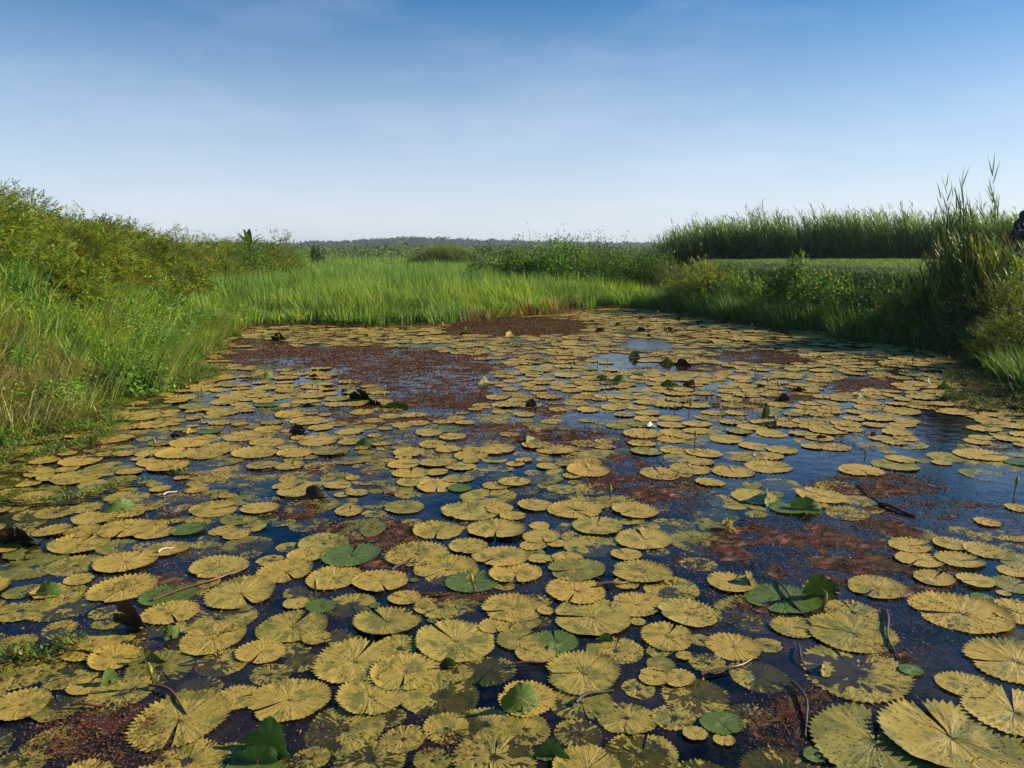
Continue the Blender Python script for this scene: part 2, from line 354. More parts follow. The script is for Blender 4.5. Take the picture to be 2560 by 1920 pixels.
# far ridge with woods on it
rx = np.linspace(-700, 500, 260); ridge_h = 1.6 + 3.6 * np.exp(-((rx + 75) / 70.0) ** 2) + 1.2 * np.exp(-((rx + 20) / 150.0) ** 2) + fbm(rx * .03, rx * 0 + 2) * 1.0
ridge_h *= sst(-np.abs(rx + 60), -420, -120)
rv = []; 
for k, (yy, s) in enumerate(((560, 0), (610, .75), (660, 1), (760, .8), (900, 0))):
    rv.append(np.stack([rx, rx * 0 + yy, ridge_h * s], -1))
rv = np.concatenate(rv); n_ = len(rx); ii = np.arange(5 * n_).reshape(5, n_)
F = np.stack([ii[:-1, :-1], ii[:-1, 1:], ii[1:, 1:], ii[1:, :-1]], -1).reshape(-1, 4)
tag(mk("far_hill", rv, F, plain("hill_soil", (.05, .07, .05), .95)), kind='structure')

# ------------------------------------------------------------------ lily pads
REG = {'a': (0, 900), 'b': (700, 900), 'c': (1300, 860), 'd': (1860, 860), 'e': (0, 1395), 'f': (650, 1395), 'g': (1250, 1395), 'h': (1860, 1395), 'i': (600, 540), 'j': (1200, 440)}
def ZP(reg, x, y): return REG[reg][0] + x / 3.16, REG[reg][1] + y / 3.16
# region, centre x, centre y, width, type (Y plain, S spotted, M patchy half sunk, G green), slit direction seen in the picture in degrees
PADS = '''f 200 115 410 Y -30;f 585 165 420 Y 80;f 950 190 420 Y -45;f 1475 95 500 Y 200;f 1680 190 420 G 70;f 2020 125 400 Y 265;f 1990 405 450 Y 190;f 1000 505 490 Y 150;f 255 550 520 Y 60
f 1540 660 630 S 150;f 745 820 640 S 60;f 1150 910 530 Y 268;f 230 1130 600 Y 200;f 870 1105 510 S 270;f 1420 1090 600 M 240;f 668 1350 620 M 180;f 1850 540 240 Y 300;f 2040 650 330 Y 20;f 335 820 280 M 0
f 80 920 310 M 20;f 1800 890 420 M 230;f 1780 1320 450 M 180;f 2090 1350 400 M 120;f 870 1590 560 M 45;f 1130 1430 350 M 90;f 1850 1570 620 M 80;f 1360 1600 300 M 30;f 400 1585 290 M 140;f 480 385 230 G 60
f 1218 185 70 G 0;f 910 380 90 G 0;f 1360 500 80 G 90;f 2080 500 270 M 10
g 605 100 430 S 185;g 1120 120 440 S 175;g 600 265 470 Y 230;g 725 470 615 S 180;g 1075 375 400 Y 170;g 1485 440 460 S 180;g 1830 205 360 Y 30;g 1990 440 580 M 200;g 1320 630 410 Y 40;g 1585 650 170 M 0
g 1840 710 410 Y 190;g 2110 690 230 M 0;g 655 920 575 S 182;g 435 660 345 G 100;g 910 730 420 M 60;g 1270 850 215 Y 330;g 1455 780 130 Y 0;g 1405 955 260 Y 200;g 1540 1090 520 M 130;g 1000 1270 440 M 245
g 1370 1260 330 M 90;g 270 1330 410 M 200;g 620 1390 370 M 90;g 1110 1570 590 M 60;g 1540 1400 185 Y 270;g 1770 1445 165 Y 250;g 1960 1250 340 M 20;g 1750 1310 320 G 300;g 2040 930 450 M 330;g 1570 50 270 M 100
g 310 500 180 M 10;g 360 430 130 Y 0;g 1090 510 120 Y 90;g 1250 740 180 M 30
h 1045 240 420 Y 200;h 1500 170 300 Y 20;h 1380 20 330 Y 200;h 1700 25 330 Y 0;h 1715 440 690 Y 178;h 2180 440 420 Y 150;h 2140 110 250 Y 0;h 2130 220 300 S 10;h 2150 830 700 Y 178;h 2130 1220 720 S 50
h 850 600 630 Y 170;h 860 430 420 M 90;h 880 900 820 M 100;h 1040 1480 980 S 50;h 1640 1430 980 Y 100;h 120 1220 370 M 0;h 200 690 290 S 190;h 300 330 540 G 200;h 1900 330 190 G 0;h 2050 285 100 Y 0
h 60 530 200 M 40;h 2180 620 300 M 300;h 1320 900 170 G 330;h 560 1570 180 G 320
e 260 70 520 M 20;e 600 60 400 M 340;e 990 40 440 Y 60;e 1730 75 440 S 210;e 2190 130 400 Y 0;e 490 385 490 M 120;e 150 420 370 M 200;e 970 250 480 Y 240;e 1330 300 400 G 100;e 1900 290 520 S 330
e 1720 480 560 M 120;e 1680 640 490 Y 40;e 720 700 440 Y 190;e 1100 620 430 M 100;e 1260 870 510 M 330;e 560 930 400 M 200;e 140 930 440 M 150;e 120 680 300 M 0;e 160 1170 430 Y 200;e 1420 1290 720 S 285
e 1570 1030 340 M 100;e 2050 970 360 S 60;e 1480 1610 520 M 200;e 430 1450 400 M 60;e 190 1600 420 M 0;e 470 560 260 M 40;e 840 430 240 M 150;e 300 850 420 M 10;e 1800 1560 300 M 0
a 1050 450 400 Y 20;a 960 540 270 Y 40;a 1215 520 270 Y 30;a 660 595 280 Y 330;a 900 630 280 Y 0;a 1215 580 300 M 20;a 1410 480 130 Y 0;a 1530 465 110 Y 0;a 1670 570 190 G 60;a 1800 580 150 M 0;a 1500 660 300 Y 80
a 1740 700 310 Y 260;a 1930 610 300 Y 0;a 1410 745 320 Y 80;a 1190 745 210 Y 320;a 1640 750 290 Y 0;a 2010 740 330 Y 60;a 2110 655 260 Y 200;a 2120 555 210 Y 0;a 1760 420 240 Y 30;a 350 800 215 Y 20;a 635 805 310 Y 200
a 600 935 370 Y 20;a 870 860 400 M 0;a 1330 845 310 Y 40;a 1030 885 200 Y 0;a 1750 800 300 M 60;a 1850 880 320 M 20;a 1880 955 330 M 190;a 1000 1090 320 M 200;a 750 1250 340 Y 30;a 1025 1215 215 Y 40;a 990 1340 410 Y 280
a 1225 1370 280 Y 30;a 1490 1345 270 G 20;a 415 1355 265 Y 10;a 655 1360 270 Y 200;a 440 1205 300 M 0;a 230 1230 230 M 90;a 1455 1085 230 M 20;a 1690 1185 360 Y 10;a 1330 1250 330 M 330;a 1620 1255 270 M 0;a 1880 1260 270 M 30
a 620 1460 430 Y 80;a 930 1480 310 M 20;a 1020 1590 450 Y 40;a 1570 1500 360 M 100;a 1960 1460 360 M 0;a 60 1490 180 Y 0;a 2060 1250 270 M 60;a 2080 840 240 Y 0;a 500 1040 300 M 10;a 740 985 230 M 0;a 330 900 230 Y 0;a 1220 985 120 M 0
b 980 1165 320 Y 185;b 1240 1355 370 S 270;b 1500 1205 430 S 200;b 1840 1240 215 Y 0;b 1710 1345 440 S 260;b 1650 1080 420 M 80;b 2015 1155 270 Y 0;b 2070 1400 300 S 280;b 1485 1475 310 S 230;b 1085 1540 480 Y 225;b 1745 1560 420 Y 200
b 565 1550 460 G 95;b 600 1345 450 M 330;b 345 1450 390 S 200;b 240 1300 310 M 0;b 70 1480 190 M 0;b 250 1150 400 M 120;b 700 955 240 M 100;b 840 975 160 M 0;b 1060 965 270 Y 40;b 1030 900 280 Y 100;b 1240 1000 310 Y 280;b 1240 890 180 Y 0
b 1410 940 230 Y 60;b 1250 815 280 Y 180;b 980 830 250 Y 0;b 770 870 250 M 200;b 1430 845 230 Y 200;b 1510 760 260 Y 20;b 1620 850 210 M 0;b 1700 785 210 M 80;b 1710 710 300 Y 330;b 1860 825 150 Y 90;b 1755 915 190 M 0
b 2080 940 300 M 30;b 1930 1025 230 M 0;b 1205 670 210 Y 0;b 1430 665 220 M 30;b 1220 740 210 M 0;b 1020 735 250 Y 200;b 850 745 200 M 60;b 560 790 280 M 0;b 80 840 220 Y 100;b 320 840 240 M 0;b 150 930 310 M 20
b 450 930 250 M 150;b 400 720 300 Y 30;b 120 740 270 Y 200;b 310 640 310 Y 0;b 550 650 190 Y 0;b 320 540 185 Y 200;b 870 450 170 Y 0;b 1060 440 205 Y 30;b 970 520 170 Y 0;b 740 483 150 Y 0;b 860 495 160 M 0
b 830 545 110 Y 0;b 680 530 180 M 0;b 80 435 240 Y 0;b 220 485 280 Y 200;b 410 480 200 M 0;b 1420 1020 180 G 40
c 290 840 305 Y 20;c 620 880 315 M 340;c 535 1005 335 Y 100;c 560 1145 280 M 100;c 230 1070 300 M 0;c 520 790 230 Y 190;c 970 712 290 Y 20;c 1195 645 215 Y 300;c 1205 705 210 Y 0;c 1198 760 210 Y 80;c 1400 635 235 Y 20
c 1400 690 215 Y 190;c 1590 705 195 M 0;c 1730 695 200 Y 150;c 1635 757 260 Y 0;c 1000 850 250 Y 30;c 1220 845 220 Y 200;c 1455 865 275 Y 150;c 1350 993 305 Y 100;c 1110 1030 315 Y 120;c 1685 1015 305 Y 95;c 1760 890 305 Y 10
c 1960 890 225 Y 150;c 1960 975 345 Y 0;c 1855 810 235 Y 0;c 2070 840 245 Y 160;c 1380 1145 325 M 340;c 1740 1110 320 M 30;c 2050 1110 310 M 0;c 1650 1250 340 M 60;c 1850 1215 350 S 20;c 1920 1280 260 M 0;c 1550 1360 340 M 150
c 1030 1275 290 M 170;c 910 1322 350 Y 190;c 610 1440 400 S 60;c 530 1268 330 Y 270;c 430 1320 395 Y 330;c 980 1545 440 S 110;c 1210 1440 350 M 100;c 1420 1570 445 M 20;c 185 1530 320 S 290;c 560 1600 400 M 0;c 120 1275 265 M 40
c 2120 1310 260 G 20;c 740 505 205 Y 0;c 925 505 165 Y 30;c 500 422 190 Y 0;c 630 440 120 Y 0;c 440 470 195 Y 0;c 540 525 180 Y 190;c 400 522 110 M 0;c 830 562 170 Y 0;c 1010 547 205 Y 0;c 1000 597 195 Y 20;c 960 641 205 Y 200
c 860 620 180 Y 0;c 780 653 185 Y 0;c 690 622 175 M 0;c 540 605 155 M 0;c 1195 590 190 Y 0;c 1395 490 215 Y 0;c 1110 445 185 Y 10;c 1250 447 190 Y 0;c 1500 585 225 M 0;c 1530 548 195 Y 0;c 1705 550 165 Y 0;c 1665 622 170 Y 0
c 1950 630 245 Y 190;c 2110 640 205 Y 0;c 1985 712 235 Y 0;c 1835 662 225 Y 0;c 1690 487 195 Y 0;c 1830 498 115 Y 0;c 2050 487 175 Y 0;c 200 670 250 M 0
d 540 815 165 Y 0;d 712 818 245 Y 150;d 810 636 225 Y 150;d 512 656 170 Y 0;d 1190 780 180 Y 0;d 1290 795 300 M 0;d 925 1005 325 Y 270;d 1190 960 335 Y 150;d 650 1120 180 M 0;d 720 1125 280 M 0;d 850 1145 180 M 0
d 605 1205 365 Y 150;d 910 1240 265 M 0;d 810 1338 335 M 170;d 1600 895 290 M 180;d 1870 880 385 Y 0;d 1960 965 370 M 0;d 1890 1035 320 M 100;d 2160 940 190 G 0;d 1305 1500 390 M 20;d 1640 1588 275 Y 100;d 1310 1600 310 Y 0;d 2010 1640 250 M 0
d 2150 870 200 M 0;d 1020 810 240 M 0;d 500 770 200 M 0;d 1400 470 180 Y 0;d 1220 480 190 Y 0;d 1670 540 280 Y 0;d 950 1300 260 M 0;d 1900 1640 300 Y 20'''
T2D = {}
pads = []      # dict x y r rot type u v
for ln in PADS.replace('\n', ';').split(';'):
    if not ln.strip(): continue
    g, cx, cy_, wd_, ty, sd_ = ln.split()
    u, v = ZP(g, float(cx), float(cy_)); x, y = G(u, v)
    zc = y * CP + CAM_H * SP
    r = float(wd_) / 3.16 * .4 * zc / FPX / 2 * 1.03
    # slit direction on the ground, undoing the foreshortening
    a = R(float(sd_)); k = CAM_H / math.hypot(y, CAM_H)
    pads.append(dict(x=x, y=y, r=r, rot=math.atan2(math.sin(a) / max(k, .2), math.cos(a)), t=ty, hand=True))
# second-hand measure: drop near duplicates
keep = []
for p in pads:
    if all(math.hypot(p['x'] - q['x'], p['y'] - q['y']) > .45 * min(p['r'], q['r']) + .02 for q in keep): keep.append(p)
pads = keep
# open water and weed patches, ellipses in the 2212-wide view: u v ru rv strength
CLEAR = [(1790, 1003, 130, 30), (2090, 1050, 190, 45), (2040, 925, 70, 45), (1650, 965, 110, 16), (1420, 907, 130, 26), (1400, 792, 130, 8), (1330, 775, 60, 6), (940, 1100, 110, 26), (1330, 770, 50, 6), (1395, 744, 60, 12), (980, 722, 40, 5), (920, 745, 60, 4), (1260, 905, 40, 14), (560, 740, 60, 8)]
MATS = [(720, 772, 230, 24, .9), (900, 800, 170, 40, 1), (955, 850, 110, 42, 1), (1120, 706, 150, 20, .9), (650, 745, 150, 10, .5), (1080, 935, 150, 20, .6), (1250, 950, 150, 22, .6), (1350, 1030, 80, 45, .9), (1430, 1070, 90, 40, 1), (800, 1150, 110, 26, .8), (830, 1185, 90, 50, .8),
        (1700, 1185, 170, 60, 1), (1850, 1200, 160, 70, .9), (2000, 1105, 150, 22, .8), (1900, 1050, 130, 25, .8), (1650, 1300, 170, 40, .5), (1950, 1370, 90, 80, .6), (780, 900, 200, 20, .4), (1640, 772, 110, 14, .8), (1510, 795, 130, 8, .7), (1850, 832, 90, 16, .8), (1715, 862, 60, 9, .8), (230, 1590, 150, 60, .9),
        (1800, 1570, 170, 80, .7), (560, 1010, 190, 25, .35), (1950, 1250, 110, 50, .8), (400, 1010, 60, 20, .6), (700, 1330, 40, 30, .6), (1180, 870, 60, 30, .5), (1600, 875, 60, 12, .7), (330, 1270, 120, 30, .4), (970, 1610, 60, 25, .7), (1010, 1290, 120, 14, .5), (1450, 720, 100, 6, .3), (1200, 775, 60, 8, .7), (1130, 770, 50, 8, .6), (1500, 1230, 60, 30, .6), (640, 1100, 60, 25, .5)]
def ell(L, u, v, st=False):
    m = np.zeros(np.shape(u)); gr = 1.12 if st else 1
    for e in L:
        q = 1.25 - np.sqrt(((u - e[0]) / e[2] / gr) ** 2 + ((v - e[1]) / e[3] / gr) ** 2)
        m = np.maximum(m, np.clip(q * 2.2, 0, 1) * (e[4] if st else 1))
    return m
r2 = random.Random(11)
grid = {}
def gput(p): grid.setdefault((int(p['x'] // .4), int(p['y'] // .4)), []).append(p)
def gok(x, y, r, f):
    cx, cy_ = int(x // .4), int(y // .4)
    for i in range(cx - 1, cx + 2):
        for j in range(cy_ - 1, cy_ + 2):
            for q in grid.get((i, j), ()):
                if (q['x'] - x) ** 2 + (q['y'] - y) ** 2 < (f * (r + q['r'])) ** 2: return False
    return True
for p in pads: gput(p)
cx_ = np.array([r2.uniform(-8.2, 8.6) for _ in range(46000)]); cy2 = np.array([1.9 + 18.7 * r2.random() ** 1.05 for _ in range(46000)])
dd = pond_d(cx_, cy2); uu, vv, _z = proj(cx_, cy2); U = uu / .4629; V = vv / .4629
clr = ell(CLEAR, U, V); mt = ell(MATS, U, V, True)
for k in range(len(cx_)):
    x, y = cx_[k], cy2[k]
    if dd[k] < .12 or abs(uu[k] - 512) > 540 or V[k] > 1720: continue
    far = V[k] < 880 or (U[k] > 1700 and V[k] < 960)
    if clr[k] > .3 or r2.random() < mt[k] * 1.3: continue
    r = (r2.uniform(.09, .165) if far else r2.uniform(.03, .11))
    if y > 13: r *= 1.1
    fz = .72 if far else .70
    if not far: r = r2.uniform(.05, .13) * (1.15 if V[k] > 1200 else 1)
    if not far and U[k] > 1550 and r2.random() < .75: continue
    if V[k] < 800: fz = .68
    if gok(x, y, r, fz):
        p = dict(x=x, y=y, r=r, rot=r2.uniform(0, 6.28), t=r2.choices('YMG', (.78, .2, .02))[0] if far else r2.choices('YMG', (.32, .672, .008))[0], hand=False)
        pads.append(p); gput(p)
print("pads", len(pads))
def pad_geo(p, nang, nr):
    r, ty = p['r'], p['t']; rs = p['rs']
    al = rs.uniform(.02, .10) if ty != 'M' else rs.uniform(.01, .06)
    th = np.linspace(al, 2 * math.pi - al, nang + 1); s = (np.arange(nr + 1) / nr) ** .85
    TH, S = np.meshgrid(th, s)
    ph = rs.random(8) * 6.28
    rim = 1 + .045 * np.cos(2 * TH + ph[0]) + .02 * np.sin(3 * TH + ph[1]) + .012 * np.sin(7 * TH + ph[2])
    # rounded lobes beside the slit
    e = np.minimum(TH - al, 2 * math.pi - al - TH); rim *= 1 - .10 * np.exp(-(e / .13) ** 2)
    tooth = np.where(np.arange(nang + 1) % 2 == 0, 1, -1)[None] * rs.uniform(.7, 1.3, nang + 1)[None]
    if nang > 30: rim = rim + (S > .96) * tooth * rs.uniform(.024, .055)
    x = np.cos(TH) * S * r * rim; y = np.sin(TH) * S * r * rim
    sc = r / .16
    kf = int(rs.integers(11, 21))
    if ty == 'M':
        z = rs.uniform(-.0012, .0016) + .0036 * sc * (fbm(x / r * 2.2 + ph[3] * 9, y / r * 2.2 + ph[4] * 9, 4) - .5) * 2
        z = z + .0008 * np.sin(TH * kf * 2 + ph[5]) * S + .0022 * S * (vnoise(TH * 11 + 50, S * 4 + ph[6]) - .5) * 2 + .0012 * (vnoise(x / r * 14 + 70, y / r * 14 + 70) - .5) * 2
    else:
        z = rs.uniform(.0015, .0055) + .0045 * sc * (fbm(x / r * 1.4 + ph[3] * 9, y / r * 1.4 + ph[4] * 9, 3) - .42) * 2
        z = z + .0012 * sc * np.sin(TH * kf + ph[5] + 1.5 * np.sin(TH * 3)) * S ** 2
        z = z + .0013 * sc * (vnoise(TH * 9 + 50, S * 3 + ph[6]) - .5) * 2
    up = rs.uniform(.004, .012) * sc * (1 if ty != 'M' else .35)
    z = z + up * S ** 7 * (.55 + .45 * np.sin(TH + ph[7])) + (S > .96) * tooth * up * .35
    ta, tb = rs.normal(0, .014, 2); z = z + ta * x + tb * y
    z = z - .004 * np.exp(-(S / .12) ** 2)
    if p.get('cup'):
        z = z + p['cup'] * r * np.clip(np.cos(TH - p['cupa']) * S - .25, 0, 1) ** 1.5
    c, s_ = math.cos(p['rot']), math.sin(p['rot'])
    V_ = np.stack([x * c - y * s_, x * s_ + y * c, z + p['dz']], -1).reshape(-1, 3)
    tone = {'Y': .12, 'S': .2, 'M': .42, 'G': .5}[ty] + (rs.uniform(-.1, .55) if rs.random() < .2 else rs.uniform(-.2, .06))
    rnd = rs.uniform(0, .45) if ty in 'Y' else rs.uniform(.55, 1) if ty == 'S' else rs.uniform(.2, .9)
    A = np.stack([x / r * .5 + .5, y / r * .5 + .5, np.full_like(x, rnd), np.full_like(x, np.clip(tone, 0, 1))], -1).reshape(-1, 4)
    m = nang + 1; ii = np.arange((nr + 1) * m).reshape(nr + 1, m)
    F_ = np.stack([ii[:-1, :-1], ii[1:, :-1], ii[1:, 1:], ii[:-1, 1:]], -1).reshape(-1, 4)
    return V_, F_, A
# draw order: the smaller ones lie lower
for i, p in enumerate(pads):
    p['rs'] = np.random.default_rng(1000 + i); p['dz'] = (p['rs'].uniform(0, .004) if p['t'] != 'M' else 0.0)
    u, v, zc = proj(p['x'], p['y']); p['u'], p['v'], p['zc'] = u, v, zc
    vis = -40 < u < 1064 and v < 800
    p['area'] = (p['r'] / zc) ** 2 * (CAM_H / math.hypot(p['y'], CAM_H)) * (1 if vis else 0)
pads.sort(key=lambda p: -p['area'])
main, rest = pads[:300], [p for p in pads[300:] if p['area'] > 0]
# ---- labels from how each pad looks and where it lies
LOOK = {'Y': 'smooth tan-yellow lily pad', 'S': 'brown-spotted yellow lily pad', 'M': 'patchy half-sunk olive-yellow lily pad', 'G': 'green lily pad'}
def dirword(p):
    a = math.degrees(p['rot']) % 360
    return ['right', 'right', 'backward', 'left', 'left', 'left', 'forward', 'right'][int((a + 22.5) // 45) % 8]
def rowof(v): return next(n for lim, n in ((430, 'middle distance'), (480, 'middle water'), (540, 'nearer water'), (610, 'front third'), (690, 'close foreground'), (9999, 'bottom rows')) if v < lim)
def colof(u): return next(n for lim, n in ((130, 'far left'), (260, 'left side'), (390, 'left centre'), (512, 'centre left'), (640, 'centre right'), (770, 'right centre'), (900, 'right side'), (9999, 'far right')) if u < lim)
ORD = ['first', 'second', 'third', 'fourth', 'fifth', 'sixth', 'seventh', 'eighth', 'ninth', 'tenth', 'eleventh', 'twelfth', 'thirteenth', 'fourteenth', 'fifteenth', 'sixteenth', 'seventeenth', 'eighteenth', 'nineteenth', 'twentieth', 'twenty-first', 'twenty-second', 'twenty-third', 'twenty-fourth', 'twenty-fifth', 'twenty-sixth', 'twenty-seventh', 'twenty-eighth', 'twenty-ninth', 'thirtieth']
groups = {}
for p in main: groups.setdefault((LOOK[p['t']], rowof(p['v']), colof(p['u'])), []).append(p)
for (lk, ro, co), L in groups.items():
    L.sort(key=lambda p: p['u'])
    for i, p in enumerate(L):
        p['label'] = f"{lk}, slit {dirword(p)}, {ro} {co}" + ('' if len(L) == 1 else f", {ORD[i]} from left")
for p in main:
    pxw = p['r'] / p['zc'] * FPX * 2
    na = int(np.clip(pxw * 1.3, 32, 96)) // 2 * 2; nr = int(np.clip(pxw / 5, 5, 14))
    V_, F_, A = pad_geo(p, na, nr)
    o = mk("lily_pad", V_, F_, M_GPAD if p['t'] == 'G' else M_PAD, None, {'pad': A}, True, (p['x'], p['y'], 0))
    tag(o, p['label'], "lily pad", "water lily pads floating on the pond")
for gname, mat, sel in (("distant_lily_pads", M_PAD, lambda t: t != 'G'), ("distant_green_lily_pads", M_GPAD, lambda t: t == 'G')):
    VV, FF, AA, n = [], [], [], 0
    for p in rest:
        if not sel(p['t']): continue
        V_, F_, A = pad_geo(p, 26, 4); V_ = V_ + np.array([p['x'], p['y'], 0]); VV.append(V_); FF.append(F_ + n); AA.append(A); n += len(V_)
    if VV: tag(mk(gname, np.concatenate(VV), np.concatenate(FF), mat, None, {'pad': np.concatenate(AA)}),
               "hundreds of small " + ("tan-yellow" if 'green' not in gname else "green") + " lily pads crowding the water in front of the far bank", "lily pads", kind='stuff')

# ------------------------------------------------------------------ raised and folded leaves
# u v(base) w h in the 2212-wide view, facing: b = dark underside towards us, f = upper face towards us, s = edge turned to the sun; look
FOLD = [(291, 1356, 74, 76, 'b', 'dark', 'tall black-backed folded lily leaf with an orange sunlit rim, left foreground'), (1128, 1540, 88, 82, 'f', 'green', 'upright round dark green lily leaf, bottom centre'),
 (574, 1622, 135, 66, 'f', 'green', 'broad ruffled green lily leaf raised at the bottom edge, upper of two'), (556, 1652, 140, 48, 'f', 'green', 'broad ruffled green lily leaf cut by the bottom edge, lower of two'),
 (38, 1172, 92, 50, 'b', 'dark', 'black crumpled lily leaf standing at the left edge of the photo'), (680, 1078, 64, 32, 'b', 'dark', 'black humped lily leaf standing above a patchy pad, left of centre'),
 (1768, 1288, 96, 66, 'b', 'green', 'large dark green wavy lily leaf behind a drooping bud, right foreground'), (1742, 1105, 74, 34, 'f', 'green', 'folded green lily leaf with dark rounded lobe, right of centre'),
 (1662, 1082, 86, 36, 's', 'green', 'pale green lily leaf lifted over a black shadow, beside the dark rounded lobe'), (1195, 1402, 66, 14, 's', 'green', 'small green leaf flap leaning off a pad, centre foreground'),
 (240, 1478, 34, 36, 's', 'green', 'small bright green folded leaf tip, lower left'), (372, 1380, 36, 32, 's', 'green', 'shiny green leaf edge poking up, left foreground'), (1190, 1636, 80, 40, 'f', 'green', 'dark green ragged leaf at the bottom edge, centre right'),
 (103, 1290, 62, 34, 'f', 'green', 'vivid green upright leaf, left foreground'), (966, 1442, 44, 32, 'b', 'green', 'dark green folded leaf tucked between two big pads, bottom centre'), (315, 1435, 80, 36, 'f', 'yellow', 'glossy yellow curled leaf half behind a bud, lower left'),
 (266, 1104, 66, 30, 's', 'green', 'green and white curled lily leaf, left side'), (368, 1112, 66, 26, 's', 'dark', 'brown striped underside of a tilted leaf, left side'), (783, 863, 58, 30, 'b', 'dark', 'large black folded leaf beside the red-brown weed'),
 (812, 876, 44, 16, 'b', 'dark', 'brown curled leaf shell below the large black one'), (858, 880, 76, 17, 'b', 'green', 'long dark green folded leaf beside the red-brown weed'), (643, 936, 36, 26, 'b', 'dark', 'black leaf standing with a dark green blade, left of centre'),
 (787, 964, 48, 18, 'f', 'green', 'fan-shaped dark green leaf, left of centre'), (584, 818, 28, 16, 's', 'green', 'pale green folded leaf by the grassy spit on the left'), (1146, 954, 54, 16, 's', 'yellow', 'yellow-green leaf edge standing in open water, centre'),
 (1048, 830, 40, 18, 's', 'yellow', 'yellow-green shell-shaped leaf by the red-brown weed'), (1651, 905, 18, 38, 'b', 'green', 'narrow dark green upright leaf beside the pale fan'), (1676, 916, 56, 28, 's', 'yellow', 'pale ribbed fan-shaped leaf, right of centre'),
 (1690, 866, 40, 18, 'b', 'dark', 'black humped leaf behind the pale ribbed fan'), (1722, 846, 52, 12, 'b', 'dark', 'flat black folded leaf, right of centre'), (2008, 836, 20, 20, 's', 'white', 'white shining leaf underside near the right bank'),
 (2036, 840, 34, 14, 'b', 'green', 'dark green leaf beside the white one near the right bank'), (1862, 862, 34, 14, 's', 'green', 'small green and white curled leaf on the right'), (1475, 790, 40, 18, 'b', 'dark', 'black folded leaf with a bud above it, centre right'),
 (1370, 773, 30, 16, 'b', 'green', 'dark green leaf at the end of the blue water strip'), (1440, 786, 36, 16, 'b', 'green', 'greenish dark leaf left of the black folded leaf'), (1448, 832, 40, 16, 'b', 'green', 'dark green rounded leaf in the middle distance'),
 (1338, 826, 42, 18, 'f', 'green', 'pair-like raised green leaf in the middle distance'), (1300, 818, 26, 12, 'b', 'green', 'small dark green leaf left of the raised pair'), (1488, 834, 34, 16, 'b', 'dark', 'small black peaked leaf, middle distance right'),
 (1408, 921, 30, 12, 's', 'white', 'pale leaf flap beside the tall bud in open water'), (1640, 838, 26, 12, 'b', 'dark', 'small black hump near the tall buds, right'), (1148, 880, 26, 22, 'b', 'dark', 'tangled dark leaf standing out of the weed, centre'),
 (1101, 727, 26, 14, 's', 'tan', 'tan shell-shaped dry leaf before the far reddish grass'), (604, 735, 40, 20, 'b', 'tan', 'brown folded leaf before the far left grass'), (1003, 724, 36, 10, 'b', 'green', 'dark green leaf beside a bud near the far bank'),
 (1383, 716, 22, 12, 'b', 'dark', 'black rounded leaf near the far bank, left of its neighbour'), (1443, 716, 24, 12, 'b', 'green', 'dark green rounded leaf near the far bank, right of its neighbour'), (1335, 704, 16, 10, 'b', 'green', 'small dark leaf close to the far grass'),
 (1295, 715, 26, 9, 'b', 'dark', 'low black leaf before the far grass'), (1400, 728, 22, 7, 'b', 'dark', 'flat black leaf in front of the far rounded leaves'), (1385, 689, 16, 7, 'b', 'dark', 'tiny black leaf at the foot of the far bank'), (1570, 696, 26, 12, 'b', 'dark', 'black leaf below the right bank, larger of two'),
 (1606, 696, 20, 10, 'b', 'dark', 'black leaf below the right bank, smaller of two'), (1535, 743, 18, 8, 'b', 'dark', 'small black leaf left of the far right bank'), (1775, 947, 26, 10, 'b', 'dark', 'small dark folded leaf at the edge of the open water, right'), (1886, 943, 20, 12, 'b', 'dark', 'dark pointed leaf bits left of the reflection, right'),
 (680, 815, 30, 8, 'b', 'dark', 'black leaf below the small yellow buds on the left'), (712, 838, 40, 8, 'b', 'dark', 'flat black leaf left of the large black one'), (745, 848, 18, 10, 'b', 'green', 'small dark green leaf beside the large black folded one'), (378, 943, 50, 9, 'b', 'dark', 'black folded leaf among pads, left side'),
 (410, 935, 26, 12, 's', 'tan', 'tan leaf lobe lifting off a pad, left side'), (1780, 1450, 50, 22, 's', 'tan', 'torn tan leaf flap standing up from a large pad, right foreground'), (1620, 1258, 50, 26, 's', 'yellow', 'curled yellow-green leaf edge, right foreground'), (1310, 1385, 30, 22, 'b', 'green', 'small dark green folded leaf behind a big yellow pad')]
M_FD = pad_mat("folded_leaf_dark", True); M_FG = M_GPAD
def foldmat(nm, top, back):
    m = pad_mat(nm, True)
    return m
